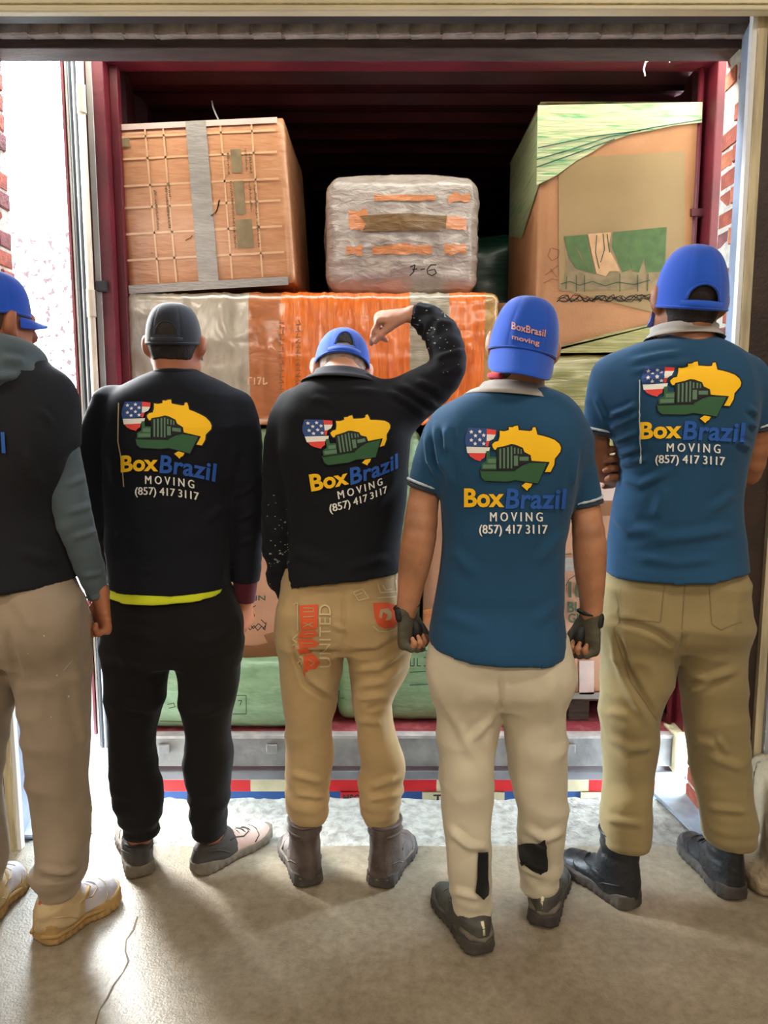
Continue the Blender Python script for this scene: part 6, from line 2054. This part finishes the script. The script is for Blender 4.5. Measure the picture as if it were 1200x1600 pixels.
# ================================================================== PERSON cut by the left edge
def man_left_edge():
    D = 2.05
    hl, tl, hr, tr = ground(-42, 1456), ground(26, 1372), ground(64, 1473), ground(180, 1398)
    p = empty('person', (-0.75, D, 0), 'man half out of frame in charcoal tee over slate hoodie, cream chunky trainers', 'person', 'movers standing with their backs turned')
    torso = [(545, -62, 52, .08), (560, -84, 66, .1), (590, -120, 90, .118), (620, -140, 102, .125), (660, -148, 106, .13), (720, -146, 100, .128), (800, -140, 102, .125), (870, -142, 114, .135), (955, -148, 126, .155, -.015)]
    hip = [(880, -130, 100, .105), (915, -136, 116, .12), (940, -142, 120, .13), (970, -142, 129, .135), (1000, -142, 134, .135), (1025, -136, 134, .11)]
    right = [(970, 8, 130, .115), (1000, 15, 135, .115), (1055, 25, 139, .11), (1110, 37, 137, .105), (1180, 43, 134, .098), (1240, 52, 135, .09), (1300, 58, 135, .083, -.01), (1340, 62, 133, .08, -.02), (1362, 52, 132, .078, -.02), (1378, 60, 126, .066, -.02), (1396, 68, 120, .058, -.02)]
    left = [(970, -140, 2, .115), (1000, -140, 14, .115), (1055, -136, 22, .11), (1110, -120, 15, .105), (1180, -98, 0, .098), (1240, -86, -4, .09), (1300, -78, 2, .083), (1340, -78, 7, .08), (1362, -70, 4, .066), (1378, -64, 0, .058)]
    T, LL, RR = rows(D, torso), rows(D, left), rows(D, right)
    arm_r = [P3(80, 612, D), P3(92, 660, D), P3(98, 725, D - .01), P3(110, 790, D - .02), P3(130, 860, D + .0), P3(153, 928, D + .03)]
    arm_l = [P3(-118, 612, D), P3(-132, 660, D), P3(-140, 725, D), P3(-146, 800, D), P3(-150, 870, D + .02), P3(-152, 940, D + .04)]
    c, R, s = P3(-8, 500, D + .02), frame(-0.55, 0.05, 0.0), 1.0
    F = Field(0.0048)
    head(F, c, R, s)
    F.limb([c + np.array([0, -.01, -.05]), c + np.array([0, -.01, -.12]), P3(-6, 585, D)], [.056, .06, .08], k=0.03)
    body_core(F, T, [LL, RR], D)
    F.limb(arm_r, [.04, .038, .037, .036, .032, .025], k=.02)
    F.limb(arm_l, [.04, .038, .037, .036, .032, .025], k=.02)
    hand(F, P3(158, 932, D + .03), (-.02, .1, -1), (.7, .65, 0), -1, (1.35, 1.35, .7), (.45, .5), 1.0)
    hand(F, P3(-152, 944, D + .04), (0, .1, -1), (-.8, .45, 0), 1, (.6, .7, .5), (.3, .3), .98)
    foot_skin(F, LL, ankle_point(hl, tl))
    foot_skin(F, RR, ankle_point(hr, tr))
    garment('body', F, M['skin1'], p)
    hair('hair', c, R, s, M['hair_fade'], p, low=-0.05)
    F = Field(0.007)
    F.limb(arm_r, [pr(q, D) for q in (24, 25, 27, 28, 24.5, 18)], k=.02, flat1=True)
    F.limb(arm_l, [pr(q, D) for q in (24, 25, 27, 27, 24, 18)], k=.02, flat1=True)
    cc = np.array(P3(-4, 570, D))
    ringp = [cc + np.array([math.cos(a) * .088, math.sin(a) * .075, -.020 * math.sin(a) + .012]) for a in np.linspace(0, 2 * math.pi, 17)]
    F.limb(ringp, [.034 + .010 * max(0, -math.sin(a)) for a in np.linspace(0, 2 * math.pi, 17)], k=.02)
    F.limb([cc + np.array([-.10, -.06, -.03]), cc + np.array([0, -.115, -.035]), cc + np.array([.10, -.055, -.03])], [.035, .042, .035], k=.03)
    F.limb([cc + np.array([-.085, -.03, .02]), cc + np.array([0, -.075, .03]), cc + np.array([.085, -.02, .015])], [.028, .03, .028], k=.02)
    hd = garment('hoodie', F, M['grey_hoodie'], p, D,
                 [[(100, 760), (135, 745), 5, .005], [(105, 800), (145, 790), 5, .005], [(115, 840), (152, 828), 5, .005], [(0, 560), (40, 566), 6, .006], [(-10, 590), (30, 588), 6, .005], [(130, 900), (165, 895), 4, .005]], [((7, 7, 9), .005, 44)])
    band('cuff', [arm_r[-1] + np.array([-.004, 0, .022]), arm_r[-1] + np.array([.003, 0, -.012])], [.033, .030], M['grey_hoodie'], hd)
    F = Field(0.007)
    F.loft(T, n=2.4, k=.03)
    F.limb([P3(10, 590, D), P3(48, 606, D), P3(82, 626, D)], [.05, .058, .056], k=.04)
    F.limb([P3(-25, 572, D), P3(-75, 586, D), P3(-118, 616, D)], [.05, .058, .056], k=.04)
    F.limb([arm_r[0], P3(91, 655, D), P3(93, 698, D - .005)], [pr(q, D) for q in (33, 31, 30)], k=.022, flat1=True)
    F.limb([arm_l[0], P3(-132, 660, D), P3(-138, 700, D)], [pr(q, D) for q in (33, 31, 30)], k=.022, flat1=True)
    F.ball(P3(40, 690, D - .07), (.09, .07, .12), None, .06)
    F.cut(hcut([(-260, 945), (-150, 940), (0, 930), (60, 922), (110, 912), (128, 906), (180, 902)], D, -10, 136))
    sh = garment('t_shirt', F, M['charcoal_tee'], p, D, [[(40, 700), (62, 760), 7, .004], [(30, 860), (90, 880), 8, .004], [(60, 640), (85, 665), 5, .004]], [((6, 6, 5), .003, 54)])
    logo(sh, D, [(u, v, 12 + (u - 1090) / 6.2 + (v - 915) * .025, 708 + (v - 915) / 6.2) for u, v in ((105, 118), (1045, 312), (98, 895), (1090, 915), (245, 1186))])
    tr_ = trousers(p, D, hip, left, right, M['khaki_grey'],
                   [[(10, 985), (30, 1060), 6, -.006], [(120, 1090), (138, 1180), 7, .005], [(20, 930), (60, 990), 9, .003], [(110, 1010), (128, 1100), 9, .004], [(60, 1355), (100, 1362), (130, 1352), 4, .007], [(60, 1372), (120, 1370), 4, -.006]],
                   glute=[(70, 970, -.06, (.09, .08, .09)), (-70, 970, -.06, (.09, .08, .09))], ank=(0.007, 0.08, 0.2, 5))
    r8 = random.Random(3)
    wrap_decal('paint_spots', [[(x + math.cos(t) * q, y + math.sin(t) * q) for t in (0, 1.2, 2.5, 3.7, 5)] for x, y, q in ((69, 993, 1.6), (91, 1053, 1.8), (110, 1085, 1.8), (45, 1020, 1), (120, 1030, 1.2), (80, 1120, 1))], tr_, D, M['trim_white'], None, .0016, 12)
    for h, t in ((hl, tl), (hr, tr)):
        up, lw, sub = shoe(p, h, t, 'chunky', [M['shoe_tan'], M['sole_tan'], M['shoe_pale'], M['shoe_pale']])
        k = (Vector(t) - Vector(h)).length / .3
        sub('heel_tab', tube_mesh('heel_tab', [lw(-.004, 0, .085), lw(.002, 0, .105), lw(.012, 0, .118)], .008, 6), M['orange_acc'])
        sub('heel_badge', tube_mesh('heel_badge', [lw(.012 * k, -.036, .076), lw(.032 * k, -.043, .078), lw(.05 * k, -.045, .078)], .007, 6), mat('brown_heel_badge', '6b4a2c', 0.5))
        for sg in (-1, 1):
            sub('side_overlay', tube_mesh('side_overlay', [lw(.05 * k, sg * .045, .05), lw(.10 * k, sg * .046, .066), lw(.15 * k, sg * .040, .09), lw(.17 * k, sg * .026, .098)], .006, 6), M['sole_tan'])
            sub('sole_ridge', tube_mesh('sole_ridge', [lw(-.012, sg * .02, .032), lw(.02 * k, sg * .048, .026), lw(.08 * k, sg * .05, .024), lw(.13 * k, sg * .049, .034), lw(.2 * k, sg * .058, .022), lw(.26 * k, sg * .05, .022), lw(.3 * k, sg * .02, .03)], .007, 6), M['sole_tan'])
    cap(p, c, R, s, [M['cap_blue'], M['cap_blue']], base=0.010, hgt=.112, brim_drop=.12, brim_len=.055)


man_left_edge()
man_black_cap()
man_pointing()
man_gloves()
man_folded_arms()
